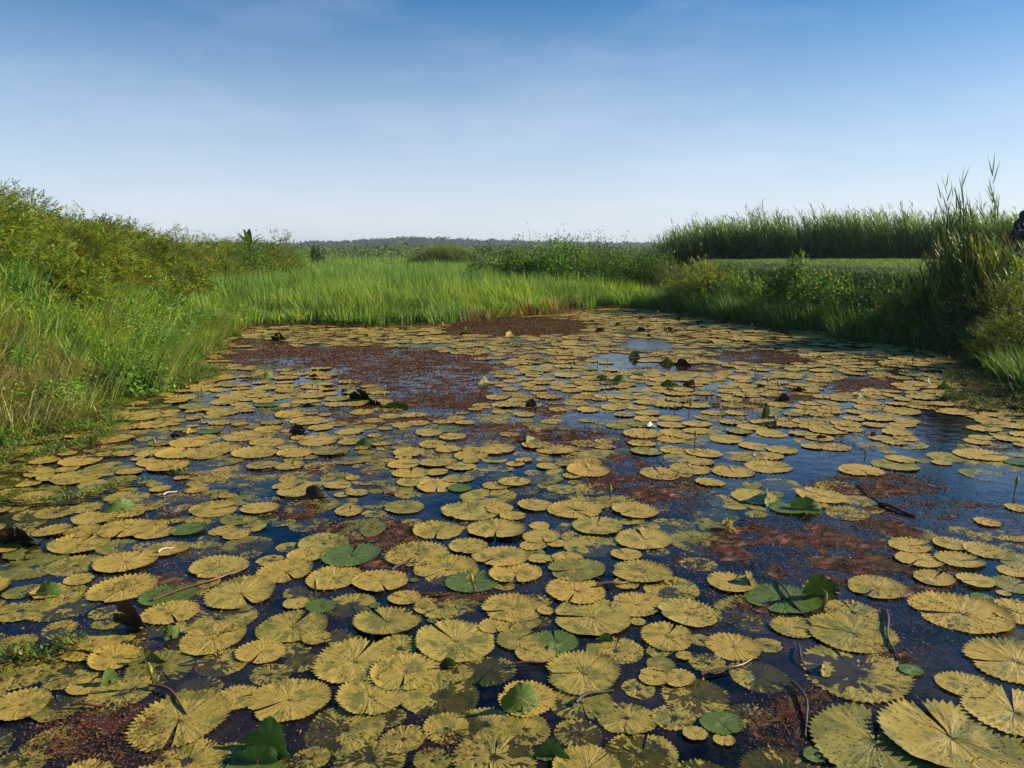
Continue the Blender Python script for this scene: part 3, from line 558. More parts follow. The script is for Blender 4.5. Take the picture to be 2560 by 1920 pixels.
def fold_leaf(i, e):
    u, v, wp, hp, face, look, lab = e
    if not lab: return
    wp *= .88; hp *= .9
    x, y = P2(u, v); zc = y * CP + CAM_H * SP; rs = np.random.default_rng(500 + i)
    r = wp * .4629 * zc / FPX / 2 * 1.05; hm = max(hp * .4629 * zc / FPX * 1.05, .02)
    beta = R(rs.uniform(62, 88)); L = hm / math.sin(beta)
    r = max(r, .035)
    ey = max(L / 2 * 1.1, r * .75)                     # half length along the fold axis
    cc = 1 - L / ey                                    # fold offset, -1 = the whole leaf stands
    cc = float(np.clip(cc, -.95, .7))
    nang, nr = (56, 12) if hp > 20 else (28, 6)
    al = .05; th = np.linspace(al, 2 * math.pi - al, nang + 1); s = np.linspace(0, 1, nr + 1) ** .9
    TH, S = np.meshgrid(th, s); na = rs.uniform(0, 6.28); T = TH + na
    tooth = np.where(np.arange(nang + 1) % 2 == 0, 1, -1)[None] * (S > .96) * .022
    X_ = np.cos(T) * S * (1 + tooth) * ey; Y_ = np.sin(T) * S * (1 + tooth) * r
    rg = 1 + .22 * (vnoise(T * 1.7 + i, S * 0 + i) - .5) * 2 * S; X_ = X_ * rg; Y_ = Y_ * rg
    rho = ey * .22; uu_ = X_ - cc * ey; ang = np.clip(uu_ / rho, 0, beta)
    bx = cc * ey + np.where(uu_ <= 0, uu_, rho * np.sin(ang) + (np.clip(uu_ - rho * beta, 0, None)) * math.cos(beta))
    bz = np.where(uu_ <= 0, 0, rho * (1 - np.cos(ang)) + np.clip(uu_ - rho * beta, 0, None) * math.sin(beta))
    curl = rs.choice([-1, 1]) * rs.uniform(.5, 1.7); bx = bx + curl * (Y_ / r) ** 2 * r * .35 * np.clip(uu_ / ey, 0, 1) * (-1)
    bz = bz - .35 * np.abs(Y_) ** 1.5 / r ** .5 * np.clip(uu_ / ey, 0, 1) + .03 * r * np.sin(TH * 13 + 1) * S ** 2 + .06 * r * (fbm(X_ / r * 2 + i, Y_ / r * 2, 3) - .5) + .004
    bx = bx + .035 * r * np.sin(TH * 11) * S ** 2
    azf = {'b': -90 + rs.uniform(-28, 18), 'f': 90 + rs.uniform(-25, 25), 's': 180 + rs.uniform(-55, -15)}[face]
    # origin under the fold
    bx = bx - cc * ey - rho * .5
    a = R(azf); ca, sa = math.cos(a), math.sin(a)
    V_ = np.stack([bx * ca - Y_ * sa, bx * sa + Y_ * ca, bz], -1).reshape(-1, 3)
    rx_ = np.cos(TH) * S; ry_ = np.sin(TH) * S
    A = np.stack([rx_ * .5 + .5, ry_ * .5 + .5, np.full_like(rx_, rs.uniform(0, .4)), np.full_like(rx_, .3 if look != 'yellow' else 1.0)], -1).reshape(-1, 4)
    m_ = nang + 1; ii = np.arange((nr + 1) * m_).reshape(nr + 1, m_)
    F_ = np.stack([ii[:-1, :-1], ii[1:, :-1], ii[1:, 1:], ii[:-1, 1:]], -1).reshape(-1, 4)
    # F_ winding: upper side is +normal
    mat = {'green': M_GPAD, 'dark': M_DPAD, 'yellow': M_PAD, 'tan': M_PAD, 'white': M_WPAD}[look]
    root = empty("raised_lily_leaf", (x, y, 0)); tag(root, lab, "lily leaf", "lily leaves standing out of the water")
    mk("leaf_blade", V_, F_, mat, root, {'pad': A})
    b = Batch(); sx, sy = -.02, .01
    tube(b, [(sx, sy, -.3), (sx * .5, sy, -.1), (0, 0, .006), (0, 0, min(.02, hm * .3))], .005, .003)
    b.build("leaf_stem", M_BUDSTEM, root)
M_DPAD = plain("shaded_dark_leaf", (.035, .022, .014), .55, var=.7, scale=30, bump=.4)  # dark brown leaf underside, deepened to near black with painted-in shade
M_WPAD = plain("silvery_leaf_underside", (.6, .62, .5), .3, var=.2, scale=20, bump=.3)
for i, e in enumerate(FOLD): fold_leaf(i, e)

# ------------------------------------------------------------------ flower buds on stalks
BUDS = '''c 608 225 120;c 688 165 105;c 402 185 140;c 80 185 140;c 690 455 360;c 1220 545 465;c 1327 605 415;c 1597 590 475;c 1765 470 375;c 1862 245 175;c 1960 380 262;c 2038 410 285;c 1378 820 675;c 710 1235 1105;c 1345 150 95;c 2140 620 560
d 560 165 92;d 1132 205 155;d 1265 245 130;d 1325 190 100;d 1358 95 30;d 1635 350 255;d 962 880 820;d 2135 1180 1040;d 1290 150 105
b 290 300 185;b 560 230 148;b 820 340 258;b 155 165 95;b 297 110 60;b 1855 580 480;b 250 105 65
a 775 490 362;a 1410 305 218;a 1568 290 218;a 1585 545 455;a 1490 225 145;a 1235 680 610;a 1600 260 205
e 1220 1020 790;f 432 300 135;f 1695 280 95;f 1835 1690 1590;h 620 440 240
i 1600 930 840;i 1785 945 875;i 310 990 930
j 645 1310 1270;j 1038 1280 1210;j 1535 1335 1262;j 1485 1265 1210;j 1405 1100 1060;j 1110 1235 1180;j 1020 1200 1155;j 1190 1185 1130;j 1228 1195 1145;j 1395 1170 1120;j 2055 1305 1235;j 2150 1215 1165;j 1748 1210 1165;j 850 1110 1070;j 1375 1215 1185;j 1495 1080 1040;j 1280 1110 1075'''
M_BUD = None
def bud_mat():
    m, t, n, o = newmat("bud_green_yellow")
    p = n.new("ShaderNodeBsdfPrincipled"); p.inputs['Roughness'].default_value = .4
    tcn = n.new("ShaderNodeTexCoord"); nz_ = n.new("ShaderNodeTexNoise"); mpn = n.new("ShaderNodeMapping"); mpn.inputs['Scale'].default_value = (90, 90, 12)
    nz_.inputs['Scale'].default_value = 1.0; t.links.new(tcn.outputs['Object'], mpn.inputs[0]); t.links.new(mpn.outputs[0], nz_.inputs['Vector'])
    r = n.new("ShaderNodeMix"); r.data_type = 'RGBA'; r.inputs[6].default_value = (.10, .13, .012, 1); r.inputs[7].default_value = (.42, .38, .06, 1)
    mr = n.new("ShaderNodeMapRange"); mr.inputs[1].default_value = .38; mr.inputs[2].default_value = .55; t.links.new(nz_.outputs[0], mr.inputs[0]); t.links.new(mr.outputs[0], r.inputs[0])
    t.links.new(r.outputs[2], p.inputs['Base Color']); t.links.new(p.outputs[0], o.inputs[0]); return m
M_BUD = bud_mat()
blist = []
for ln in BUDS.replace('\n', ';').split(';'):
    g, bx_, by_, ty_ = ln.split(); u, v = ZP(g, float(bx_), float(by_)); x, y = G(u, v); zc = y * CP + CAM_H * SP
    blist.append([x, y, (float(by_) - float(ty_)) / 3.16 * .4 * zc / FPX * 1.02, u * .4, v * .4])
bg_ = {}
for b_ in blist:
    lk = 'tall' if b_[2] > .2 else 'short'
    ro = 'near far bank' if b_[4] < 335 else 'far water' if b_[4] < 375 else rowof(b_[4])
    bg_.setdefault((lk, ro, colof(b_[3])), []).append(b_)
for (lk, ro, co), L in bg_.items():
    L.sort(key=lambda b_: b_[3])
    for i, b_ in enumerate(L):
        b_.append(f"pointed lily bud on {lk} stalk, {ro} {co}" + ('' if len(L) == 1 else f", {ORD[i]} from left"))
for i, (x, y, h, u_, v_, lab) in enumerate(blist):
    rs = random.Random(i); root = empty("water_lily_bud", (x, y, 0)); tag(root, lab, "flower bud", "water lily buds standing over the pads")
    bl = min(max(.055, h * .38), .085) * rs.uniform(.9, 1.1); bl = min(bl, h * .75); lx, ly = rs.uniform(-.16, .12) * h, rs.uniform(-.1, .1) * h
    hs_ = h - bl
    b = Batch(); tube(b, [(-lx * .4, 0, -.3), (0, 0, 0), (lx * .35, ly * .3, hs_ * .5), (lx, ly, hs_)], .0045, .0038, 6); b.build("stalk", M_BUDSTEM, root)
    prof = [(0, .0), (.006, .03), (.011, .16), (.0135, .33), (.0125, .5), (.0095, .68), (.005, .86), (.0008, 1.0)]
    vs = []; k = 10; d = Vector((lx * .9, ly * .9, hs_ + .04)).normalized(); q = d.to_track_quat('Z', 'Y').to_matrix()
    for r_, t_ in prof:
        for j in range(k):
            an = 2 * math.pi * j / k; rr = r_ * (1 + .1 * math.cos(4 * an)) * bl / .07
            vs.append(q @ Vector((rr * math.cos(an), rr * math.sin(an), t_ * bl)) + Vector((lx, ly, hs_ - .002)))
    fs = [[a_ * k + j, a_ * k + (j + 1) % k, (a_ + 1) * k + (j + 1) % k, (a_ + 1) * k + j] for a_ in range(len(prof) - 1) for j in range(k)]
    mk("bud", [tuple(q_) for q_ in vs], fs, M_BUD, root)

# ------------------------------------------------------------------ floating red-brown weed
N = 3400000
px_ = rng.uniform(-8, 8, N); py_ = 1.9 + 18 * rng.random(N) ** 1.45
uu, vv, zc = proj(px_, py_); U = uu / .4629; V = vv / .4629
mt = ell(MATS, U, V, True) * (.35 + .65 * sst(fbm(px_ * 2.3, py_ * 2.3, 4), .38, .55))
n1 = fbm(px_ * 2.0 + 40, py_ * 2.0, 5); base = sst(n1, .47, .60) * (.10 + .34 * sst(py_, 2.5, 6)) * (1 - ell(CLEAR, U, V) * .9)
edge = np.exp(-((pond_d(px_, py_) - .15) / .3) ** 2) * .5
dens = np.clip(np.maximum(np.maximum(mt * 1.2, base), edge * (py_ > 8)), 0, 1)
ok = (np.abs(uu - 512) < 525) & (pond_d(px_, py_) > -.1) & (rng.random(N) < dens) & (rng.random(N) < np.clip(3.0 / py_ + .2, .25, 1))
px_, py_ = px_[ok], py_[ok]; n = len(px_); print("weed", n)
sz = rng.uniform(.005, .015, n) * np.clip(.7 + py_ * .13, 1, 2.4)
b = Batch(); P = np.stack([px_, py_, rng.uniform(-.001, .006, n)], 1); a = rng.uniform(0, 6.28, n)
D = np.stack([np.cos(a), np.sin(a), rng.uniform(-.1, .9, n)], 1); NN = np.stack([rng.normal(0, .5, n), rng.normal(0, .5, n), np.ones(n)], 1)
pal = np.array([(.20, .08, .033), (.14, .06, .028), (.26, .12, .045), (.11, .06, .035), (.22, .16, .07), (.07, .03, .018)])
leaves(b, P, D, NN, sz, sz * .38, jit(pal[rng.choice(6, n, p=[.3, .22, .13, .2, .05, .1])], n, .25))
# the matted layer the sprigs grow from: a sheet of small ragged cells
cs = .035; gx_ = np.arange(-7.6, 8, cs); gy_ = np.arange(2.0, 19.5, cs); X, Y = np.meshgrid(gx_, gy_); Xj = X + rng.uniform(-.015, .015, X.shape); Yj = Y + rng.uniform(-.015, .015, X.shape)
uu, vv, zc = proj(Xj.ravel(), Yj.ravel()); mt = ell(MATS, uu / .4629, vv / .4629, True) * (.45 + .55 * sst(fbm(Xj.ravel() * 2.3, Yj.ravel() * 2.3, 4), .38, .55)) * sst(fbm(Xj.ravel() * 9, Yj.ravel() * 9, 3), .3, .5)
keepv = ((mt > .34) & (np.abs(uu - 512) < 540)).reshape(X.shape); ii = np.arange(X.size).reshape(X.shape)
kf_ = keepv[:-1, :-1] & keepv[1:, :-1] & keepv[1:, 1:] & keepv[:-1, 1:]
F_ = np.stack([ii[:-1, :-1], ii[:-1, 1:], ii[1:, 1:], ii[1:, :-1]], -1)[kf_]
us = np.unique(F_); rm_ = np.full(X.size, -1); rm_[us] = np.arange(len(us))
V_ = np.stack([Xj.ravel(), Yj.ravel(), rng.uniform(.0006, .0026, X.size)], 1)[us]
b.add(V_, rm_[F_], jit((.082, .041, .024), len(us), .7, .2))
tag(b.build("floating_weed", M_MAT), "red-brown floating water weed spread in patches between the lily pads", "water weed", kind='stuff')

# ------------------------------------------------------------------ vegetation on the banks
def scatter(n, x0, x1, y0, y1, test, ypow=1.0):
    x = rng.uniform(x0, x1, n); y = y0 + (y1 - y0) * rng.random(n) ** ypow
    k = test(x, y); return x[k], y[k]
def inview(x, y, z=.5, m=60):
    u, v, zc = proj(x, y, z); return (u > -m) & (u < 1024 + m) & (zc > .5)
GREEN = [(.13, .26, .03), (.09, .21, .03), (.19, .30, .045), (.06, .16, .03), (.24, .27, .05)]
def pick(pal, n, p=None, s=.2): return jit(np.array(pal)[rng.choice(len(pal), n, p=p)], n, s)

# marsh grass filling the pond's far end
b = Batch()
def intomarsh(x, y): return (pond_d(x, y) < .05) & (x > xb(y) - .8) & (x < xr(y) + .9) & (y > 14) & inview(x, y)
for n, y0, y1, wd_, hs0 in ((210000, 15, 23, .017, 1), (160000, 22, 34, .026, 1.0), (110000, 33, 62, .045, 1.0)):
    x, y = scatter(n, -26 if y1 > 40 else -14, 16 if y1 > 40 else 9, y0, y1, intomarsh); n = len(x); z = H(x, y)
    d = -pond_d(x, y); patch = fbm(x * .5, y * .5, 3); fine = fbm(x * 1.7, y * 1.7, 3)
    cl = fbm(x * 2.4 + 11, y * 2.4, 2); h = (.30 + .50 * sst(d, 0, 2.2)) * (.62 + .35 * patch + .45 * cl) * rng.uniform(.55, 1.2, n) * hs0
    h = h * (1 - .08 * sst(x, -.5, 1.2) * (y < 30)) * (1 - .3 * (x > -.3) * (y > 22) * (y < 28)) * (1 + .5 * (x > 0) * (y < 22) * np.exp(-d / 1.2))
    c = pick([(.27, .40, .05), (.18, .31, .04), (.37, .45, .07), (.08, .20, .04), (.46, .42, .13)], n, [.3, .28, .2, .15, .07], .32)
    dk = sst(patch, .42, .62)[:, None]; c = c * (1 - dk * np.array([.34, .22, .1]))
    yl = (sst(fine, .5, .66) * sst(-d, -3.2, -.2))[:, None]; c = c * (1 + yl * np.array([.4, .2, 0]))
    red = np.exp(-((x - .3) / 1.3) ** 2) * (d < .25) * (rng.random(n) < .5); c = np.where(red[:, None] > .3, np.array([.28, .13, .05]), c)
    blades(b, np.stack([x, y, z - .03], 1), h, wd_ * rng.uniform(.6, 1.3, n), 2.6 + 7 * (fbm(x * 1.1 + 70, y * 1.1, 2) - .5) + rng.normal(0, .7, n), rng.uniform(-.05, .3, n), rng.uniform(.1, 1.25, n), c, seg=4)
tag(b.build("marsh_grass", M_GRASS), "bright green marsh grass filling the far end of the pond", "grass", kind='stuff')
# reddish low growth along the far waterline
b = Batch(); x, y = scatter(160000, -6.5, 7.5, 14.5, 21.5, lambda x, y: (np.abs(pond_d(x, y) - .05) < .38) & inview(x, y)); n = len(x)
P = np.stack([x, y, rng.uniform(0, .06, n)], 1); a = rng.uniform(0, 6.28, n)
leaves(b, P, np.stack([np.cos(a), np.sin(a), rng.uniform(.2, 1.2, n)], 1), np.stack([-np.cos(a) * .5, -np.sin(a) * .5, np.ones(n)], 1), rng.uniform(.02, .06, n), .014, pick([(.26, .09, .04), (.2, .2, .05), (.14, .2, .04), (.15, .06, .04)], n, [.4, .15, .2, .25]))
tag(b.build("waterline_weed", M_MAT), "reddish low weed along the foot of the far marsh grass", "weeds", kind='stuff')

# left bank: grass, creepers, dry grass
def onleft(x, y): return (x < xb(y) + .25) & (x > xb(y) - 6.5) & (pond_d(x, y) < .02) & inview(x, y, 1.0)
b = Batch()
for n, y0, y1, wd_ in ((210000, 5, 13, .011), (150000, 12, 34, .018)):
    x, y = scatter(n, -17, -3.6, y0, y1, onleft); n = len(x); z = H(x, y); d = xb(y) - x
    f = fbm(x * .9, y * .9, 4); g2 = fbm(x * 2.2 + 9, y * 2.2, 3)
    c = pick([(.27, .38, .045), (.18, .31, .035), (.40, .44, .07), (.08, .16, .035), (.36, .33, .13)], n, [.3, .25, .25, .12, .08], .4)
    dry = sst(g2, .58, .72)[:, None] * .5 + (np.exp(-(((x + 4.7) / .55) ** 2 + ((y - 7.3) / 1.0) ** 2)))[:, None] * .9
    c = c * (1 - np.clip(dry, 0, 1)) + np.array([.38, .31, .12]) * np.clip(dry, 0, 1) * rng.uniform(.6, 1.2, (n, 1))
    h = rng.uniform(.10, .36, n) * (.3 + 1.1 * fbm(x * 2.6, y * 2.6 + 4, 2) + .4 * f) * (1 + .3 * sst(d, .2, 1.2))
    blades(b, np.stack([x, y, z - .02], 1), h, wd_ * rng.uniform(.6, 1.5, n), 6 * (fbm(x * 1.6 + 33, y * 1.6, 2) - .5) + rng.normal(0, 1.0, n), rng.uniform(0, .8, n), rng.uniform(.3, 2.3, n), c, seg=4)
tag(b.build("bank_grass", M_GRASS), "tangled green and straw-coloured grass covering the left bank slope", "grass", kind='stuff')
b = Batch()
for n, y0, y1, s_ in ((150000, 5, 12, 1.0), (80000, 11, 26, 1.7)):
    x, y = scatter(n, -16, -3.7, y0, y1, lambda x, y: onleft(x, y) & (fbm(x * 1.4 + 30, y * 1.4, 4) > .47)); n = len(x); z = H(x, y); d = xb(y) - x
    hh = rng.random(n) ** .6 * (.16 + .3 * fbm(x * 1.1, y * 1.1 + 60, 3)); a = rng.uniform(0, 6.28, n)
    c = pick([(.13, .28, .03), (.20, .36, .04), (.32, .40, .05), (.07, .16, .02)], n, [.32, .3, .2, .18])
    leaves(b, np.stack([x, y, z + hh], 1), np.stack([np.cos(a), np.sin(a), rng.normal(0, .4, n)], 1), np.stack([rng.normal(.25, .4, n), rng.normal(-.2, .4, n), np.ones(n)], 1), rng.uniform(.022, .05, n) * s_, rng.uniform(.014, .03, n) * s_, c)
tag(b.build("bank_creeper", M_LEAF), "low broad-leaved creeper spreading in patches over the left bank", "creeper", kind='stuff')
# creeping plants growing out over the water on the left and right
b = Batch()
def sprig_stems(b, x, y, z, n_l, L, c, up=.7):
    n = len(x)
    for k in range(n_l):
        a = rng.uniform(0, 6.28, n); t = k / n_l
        P = np.stack([x + rng.normal(0, .012, n), y + rng.normal(0, .012, n), z + t * up * L * 2], 1)
        leaves(b, P, np.stack([np.cos(a), np.sin(a), np.full(n, .35 + t)], 1), np.stack([-np.cos(a) * .4, -np.sin(a) * .4, np.ones(n)], 1), L * rng.uniform(.6, 1.2, n), L * .28, c)
x, y = scatter(60000, -7, -2.4, 3.6, 17, lambda x, y: (pond_d(x, y) > -.35) & (pond_d(x, y) < .15 + 1.15 * fbm(x * 1.3 + 5, y * 1.3, 4) * (np.exp(-np.clip(y - 6.2, 0, 9) / 2.5) + .9 * np.exp(-((y - 9.6) / .5) ** 2))) & (x < -2) & (fbm(x * 3, y * 3 + 8, 3) > .36) & inview(x, y))
sel = rng.random(len(x)) < .9; x, y = x[sel], y[sel]; n = len(x); print('fringe', n)
sprig_stems(b, x, y, np.maximum(H(x, y), .0), 5, .045, pick([(.12, .22, .03), (.2, .28, .05), (.08, .16, .02), (.24, .15, .05)], n, [.35, .25, .25, .15]))
tag(b.build("creeping_water_plants", M_LEAF), "small-leaved creeping plants spreading from the left bank over the water", "water plants", kind='stuff')
b = Batch()
x, y = scatter(60000, 4.5, 8.5, 7, 13.5, lambda x, y: (pond_d(x, y) > -.6) & (pond_d(x, y) < .1 + .75 * fbm(x * 1.3 + 5, y * 1.3, 4)) & (fbm(x * 3, y * 3 + 8, 3) > .36) & inview(x, y))
sel = rng.random(len(x)) < .5; x, y = x[sel], y[sel]; n = len(x)
sprig_stems(b, x, y, np.maximum(H(x, y), .0), 4, .05, pick([(.09, .15, .025), (.14, .17, .04), (.06, .1, .02), (.2, .11, .05)], n, [.35, .2, .25, .2]))  # left bank plant palette, darkened to carry the right bank's shade
tag(b.build("shaded_water_plants", M_LEAF), "small-leaved plants, shade painted into their colours, creeping over the water below the right bank", "water plants", kind='stuff')

def shrub(name, x, y, w_, h_, style, cols, label, cat, group=None, nleaf=900, lsize=.05, probs=None, z=None, depth=None):
    z = float(H(x, y)) if z is None else z; root = empty(name, (x, y, z)); tag(root, label, cat, group)
    n = nleaf; th = rng.uniform(0, 6.28, n); cp_ = rng.uniform(-.05, 1, n); sp_ = np.sqrt(1 - np.clip(cp_, -1, 1) ** 2)
    lump = 1 + .35 * (vnoise(th * 1.9 + x * 3, cp_ * 3 + y) - .5) * 2
    rr = rng.random(n) ** .33 * lump; dp = depth or w_ * .45
    dirv = np.stack([np.cos(th) * sp_, np.sin(th) * sp_, cp_], 1)
    P = dirv * rr[:, None] * np.array([w_ / 2, dp, h_]); b = Batch(); c = pick(cols, n, probs, .25)
    if style == 'sprig':
        A = dirv + rng.normal(0, .45, (n, 3)); A[:, 2] += .3
        sprigs(b, P, A, np.array([0, 0, 1.]) + rng.normal(0, .4, (n, 3)), lsize * rng.uniform(1.6, 3.2, n), c, 4)
        # a few shoots standing above the crown
        m_ = max(6, n // 45); q = rng.choice(n, m_)
        base = P[q] * np.array([1, 1, .85]); hh = rng.uniform(.10, .32, m_)
        for k in range(4):
            t = .4 + .2 * k; a = rng.uniform(0, 6.28, m_)
            sprigs(b, base + np.stack([hh * .25 * t, 0 * hh, hh * t + h_ * .12], 1), np.stack([np.cos(a), np.sin(a) * .4, np.full(m_, .5)], 1), np.stack([0 * a, 0 * a + -.5, 0 * a + 1], 1), lsize * rng.uniform(2, 3, m_), c[q] * .6, 4)
    elif style == 'broad':
        A = dirv * .6 + rng.normal(0, .6, (n, 3)); A[:, 2] -= .15
        leaves(b, P, A, dirv + np.array([0, 0, .6]) + rng.normal(0, .35, (n, 3)), lsize * rng.uniform(.7, 1.4, n), lsize * rng.uniform(.4, .65, n), c)
    else:  # grassy
        blades(b, P * np.array([1, 1, .6]), rng.uniform(.3, .7, n) * h_ * .9, np.full(n, lsize * .4), math.pi + rng.normal(0, .8, n), rng.uniform(0, .4, n), rng.uniform(.3, 1.3, n), c)
    b.build("foliage", M_LEAF, root)
    s = Batch()
    for k in range(9):
        a = random.uniform(0, 6.28); e = random.uniform(.3, .8)
        tube(s, [(0, 0, -.1), (math.cos(a) * w_ * .15, math.sin(a) * dp * .3, h_ * .4), (math.cos(a) * w_ * .45 * e, math.sin(a) * dp * e * .9, h_ * e)], .012 * max(h_, .6), .003, 4)
    s.build("stems", M_STEM, root); return root
OL = [(.27, .29, .035), (.18, .24, .03), (.33, .27, .045), (.10, .17, .02), (.28, .38, .045), (.26, .15, .035)]
sp_l = []
for k in range(18):
    y = 9.6 + k * 1.38; sp_l.append((float(xb(y)) - 2.35 + 1.3 * float(sst(y, 15, 24)) - .3 * math.sin(k * 2.1), y, 1.7, .62 + .16 * math.sin(k * 1.7), 'crest'))
for k in range(12):
    y = 10.6 + k * 1.9; sp_l.append((float(xb(y)) - 3.9 + 1.6 * float(sst(y, 15, 24)) + .3 * math.sin(k), y, 1.9, .72 + .1 * math.cos(k * 2.3), 'back'))
for k in range(10):
    y = 10.4 + k * 1.6; sp_l.append((float(xb(y)) - 1.55 - .25 * math.sin(k * 1.3), y, 1.15, .42 + .1 * math.cos(k * 2.9), 'slope'))
for row, words in (('crest', 'olive feathery-leaved shrub on the left bank crest'), ('back', 'olive shrub behind the left bank crest'), ('slope', 'low olive shrub halfway down the left bank')):
    L = [s for s in sp_l if s[4] == row]; L.sort(key=lambda s: proj(s[0], s[1])[0])
    for i, s in enumerate(L):
        sz = .045 if s[1] < 13 else .06
        pr = [.28, .24, .14, .12, .17, .05] if i % 3 else [.2, .18, .08, .12, .38, .04]
        shrub("bank_shrub", s[0], s[1], s[2], s[3], 'sprig', OL, f"{words}, {ORD[i]} from the left", "shrub", "shrubs on the left bank", int((2300 if row != 'back' else 1300) * (1 if s[1] < 15 else .7)), sz, pr)
# bright vine on the crest
for i, (u, v, D, lab) in enumerate(((405, 492, 17.0, 'bright green leafy vine on top of the left bank'), (340, 520, 13.5, 'green leafy vine hanging below the left bank crest'), (250, 690, 8.4, 'fresh green broad-leaved bush low on the left bank'), (300, 745, 7.6, 'green bush with tiny white flowers at the left bank foot'))):
    x = (u * .4629 - 512) / FPX * D; shrub("green_bush", x, D, 1.0 if i else 1.5, .38 if i < 2 else .32, 'broad', [(.12, .26, .03), (.2, .32, .04), (.07, .17, .02)], lab, "bush", None, 1800, .055 if i else .075)

# long arching grass tufts
def tuft(x, y, n, h, wd_, cols, label, azc=0., azs=1.2, group="long grass tufts on the left bank", name="grass_tuft", spread=.10, a1=(.6, 2.0), z=None):
    z = float(max(H(x, y), 0)) if z is None else z; b = Batch()
    P = np.stack([rng.normal(0, spread, n), rng.normal(0, spread, n), np.full(n, -.03)], 1)
    blades(b, P, rng.uniform(.6, 1.1, n) * h, wd_ * rng.uniform(.7, 1.3, n), azc + rng.normal(0, azs, n), rng.uniform(0, .35, n), rng.uniform(*a1, n), pick(cols, n), seg=6)
    o = b.build(name, M_GRASS, None); o.location = (x, y, z); tag(o, label, "grass tuft", group); return o
BL = [(.16, .30, .07), (.23, .38, .08), (.12, .25, .09), (.33, .42, .1)]
TU = [(20, 640, .55), (60, 660, .6), (110, 600, .5), (160, 590, .5), (205, 620, .5), (240, 585, .45), (300, 600, .4), (345, 610, .5), (90, 720, .5), (260, 660, .45), (330, 670, .45), (385, 640, .4), (215, 700, .45), (30, 800, .4), (150, 790, .4), (310, 790, .5), (360, 760, .5), (400, 720, .5), (430, 700, .45), (450, 660, .4), (470, 690, .4), (260, 830, .4), (130, 850, .35), (490, 680, .4), (385, 800, .45), (60, 560, .5), (130, 545, .45), (440, 570, .4)]
TP = []
def rayhit(u, v):
    """where the ray through this pixel (2212-wide view) meets the terrain"""
    xx = (u * .4629 - 512) / FPX; yy = (v * .4629 - 384) / FPX
    d = np.array([xx, CP - yy * SP, -SP - yy * CP]); t = np.arange(2, 60, .05)
    p = d[None] * t[:, None]; p[:, 2] += CAM_H; hz = H(p[:, 0], p[:, 1]); k = np.argmax(p[:, 2] < hz)
    return p[k] if (p[:, 2] < hz).any() else None
for i, (u, v, h) in enumerate(TU):
    p = rayhit(u, v)
    if p is None or p[1] > 26: continue
    TP.append((u, v, p, h))
TP.sort(key=lambda t: t[0])
for i, (u, v, p, h) in enumerate(TP):
    row = 'upper' if v < 640 else 'middle' if v < 740 else 'lower'
    k = sum(1 for q in TP[:i] if (('upper' if q[1] < 640 else 'middle' if q[1] < 740 else 'lower') == row))
    tuft(float(p[0]), float(p[1]), 60, h * 1.35, .012 if p[1] < 9 else .017, BL, f"arching blue-green grass tuft on the {row} left bank, {ORD[k]} from left", rng.uniform(-.6, .6))
for i, (u, v, h) in enumerate(((330, 838, .95), (385, 822, 1.0), (345, 850, .9), (440, 770, .8), (465, 742, .9), (480, 728, .8), (235, 870, .7))):
    x, y = P2(u, v); tuft(x, y, 34, h * 1.25, .008, [(.26, .31, .07), (.2, .27, .05), (.33, .33, .1)], f"thin straw-green stems leaning over the water at the left bank, {ORD[i]} listed", .1, .28, "stems leaning over the water", "leaning_grass", .08, (.9, 1.25), 0)
LG = [o for o in COL.objects if o.name.startswith('leaning_grass')]; LG.sort(key=lambda o: proj(o.location.x, o.location.y)[0])
for i, o in enumerate(LG): o['label'] = f"thin straw-green stems leaning over the water at the left bank, {ORD[i]} from left"

# ---- canes: stalks with long leaves
def canes(bs, bl, x, y, z, h, cols, nl, ll, lw, az=math.pi, lean=.25, azs=.5, stemr=.008, top=False, leafup=.4):
    n = len(x); a = az + rng.normal(0, azs, n); a0 = rng.uniform(-.02, .1, n); a1 = a0 + rng.uniform(.4, 1.2, n) * lean
    c = pick(cols, n, None, .22)
    pl = blades(bs, np.stack([x, y, z], 1), h, np.full(n, stemr * 2), a, a0, a1, c * np.array([.9, .75, .8]), 5, 4.0, .3)
    for k in range(nl):
        t = (.15 + .85 * (k + rng.random(n)) / nl) * 5; t = np.clip(t, 0, 4.98); i0 = t.astype(int); f = (t - i0)[:, None]; I = np.arange(n)
        P = pl[I, i0] * (1 - f) + pl[I, i0 + 1] * f
        la = a + rng.normal(0, 1.0, n); s_ = 1 - .35 * (t / 5)
        blades(bl, P, ll * s_ * rng.uniform(.7, 1.2, n), np.full(n, lw), la, rng.uniform(.1, .5, n) + (0 if top else .1), rng.uniform(.8, 2.1, n) * leafup * 2, c * rng.uniform(.8, 1.25, (n, 1)), 4, 1.8, .6)
RD = [(.15, .26, .07), (.20, .32, .09), (.10, .19, .05), (.28, .34, .12), (.12, .22, .08)]
bb = Batch()
LINE = np.array([(4.6, 31), (8, 29.3), (12, 28.0), (17, 27.8), (24, 28)])
n = 4000; x = rng.uniform(4.4, 24, n); y = np.interp(x, LINE[:, 0], LINE[:, 1]) + 3.6 * rng.random(n) ** 1.3
hh = .84 * np.interp(x, [4.4, 5.4, 6.6, 9, 12, 24], [.95, 1.35, 1.62, 1.85, 1.9, 1.95]) * rng.uniform(.55, 1.1, n) * (.62 + .72 * fbm(x * 1.1, y * 2, 3)); k = rng.random(n) < .035; hh[k] *= rng.uniform(1.1, 1.25, k.sum())
canes(bb, bb, x, y, H(x, y), hh, RD, 13, .5, .028, lean=.5, leafup=.5)
tag(bb.build("tall_reeds", M_GRASS), "dense wall of tall green reeds behind the raised track on the right", "reeds", kind='stuff')
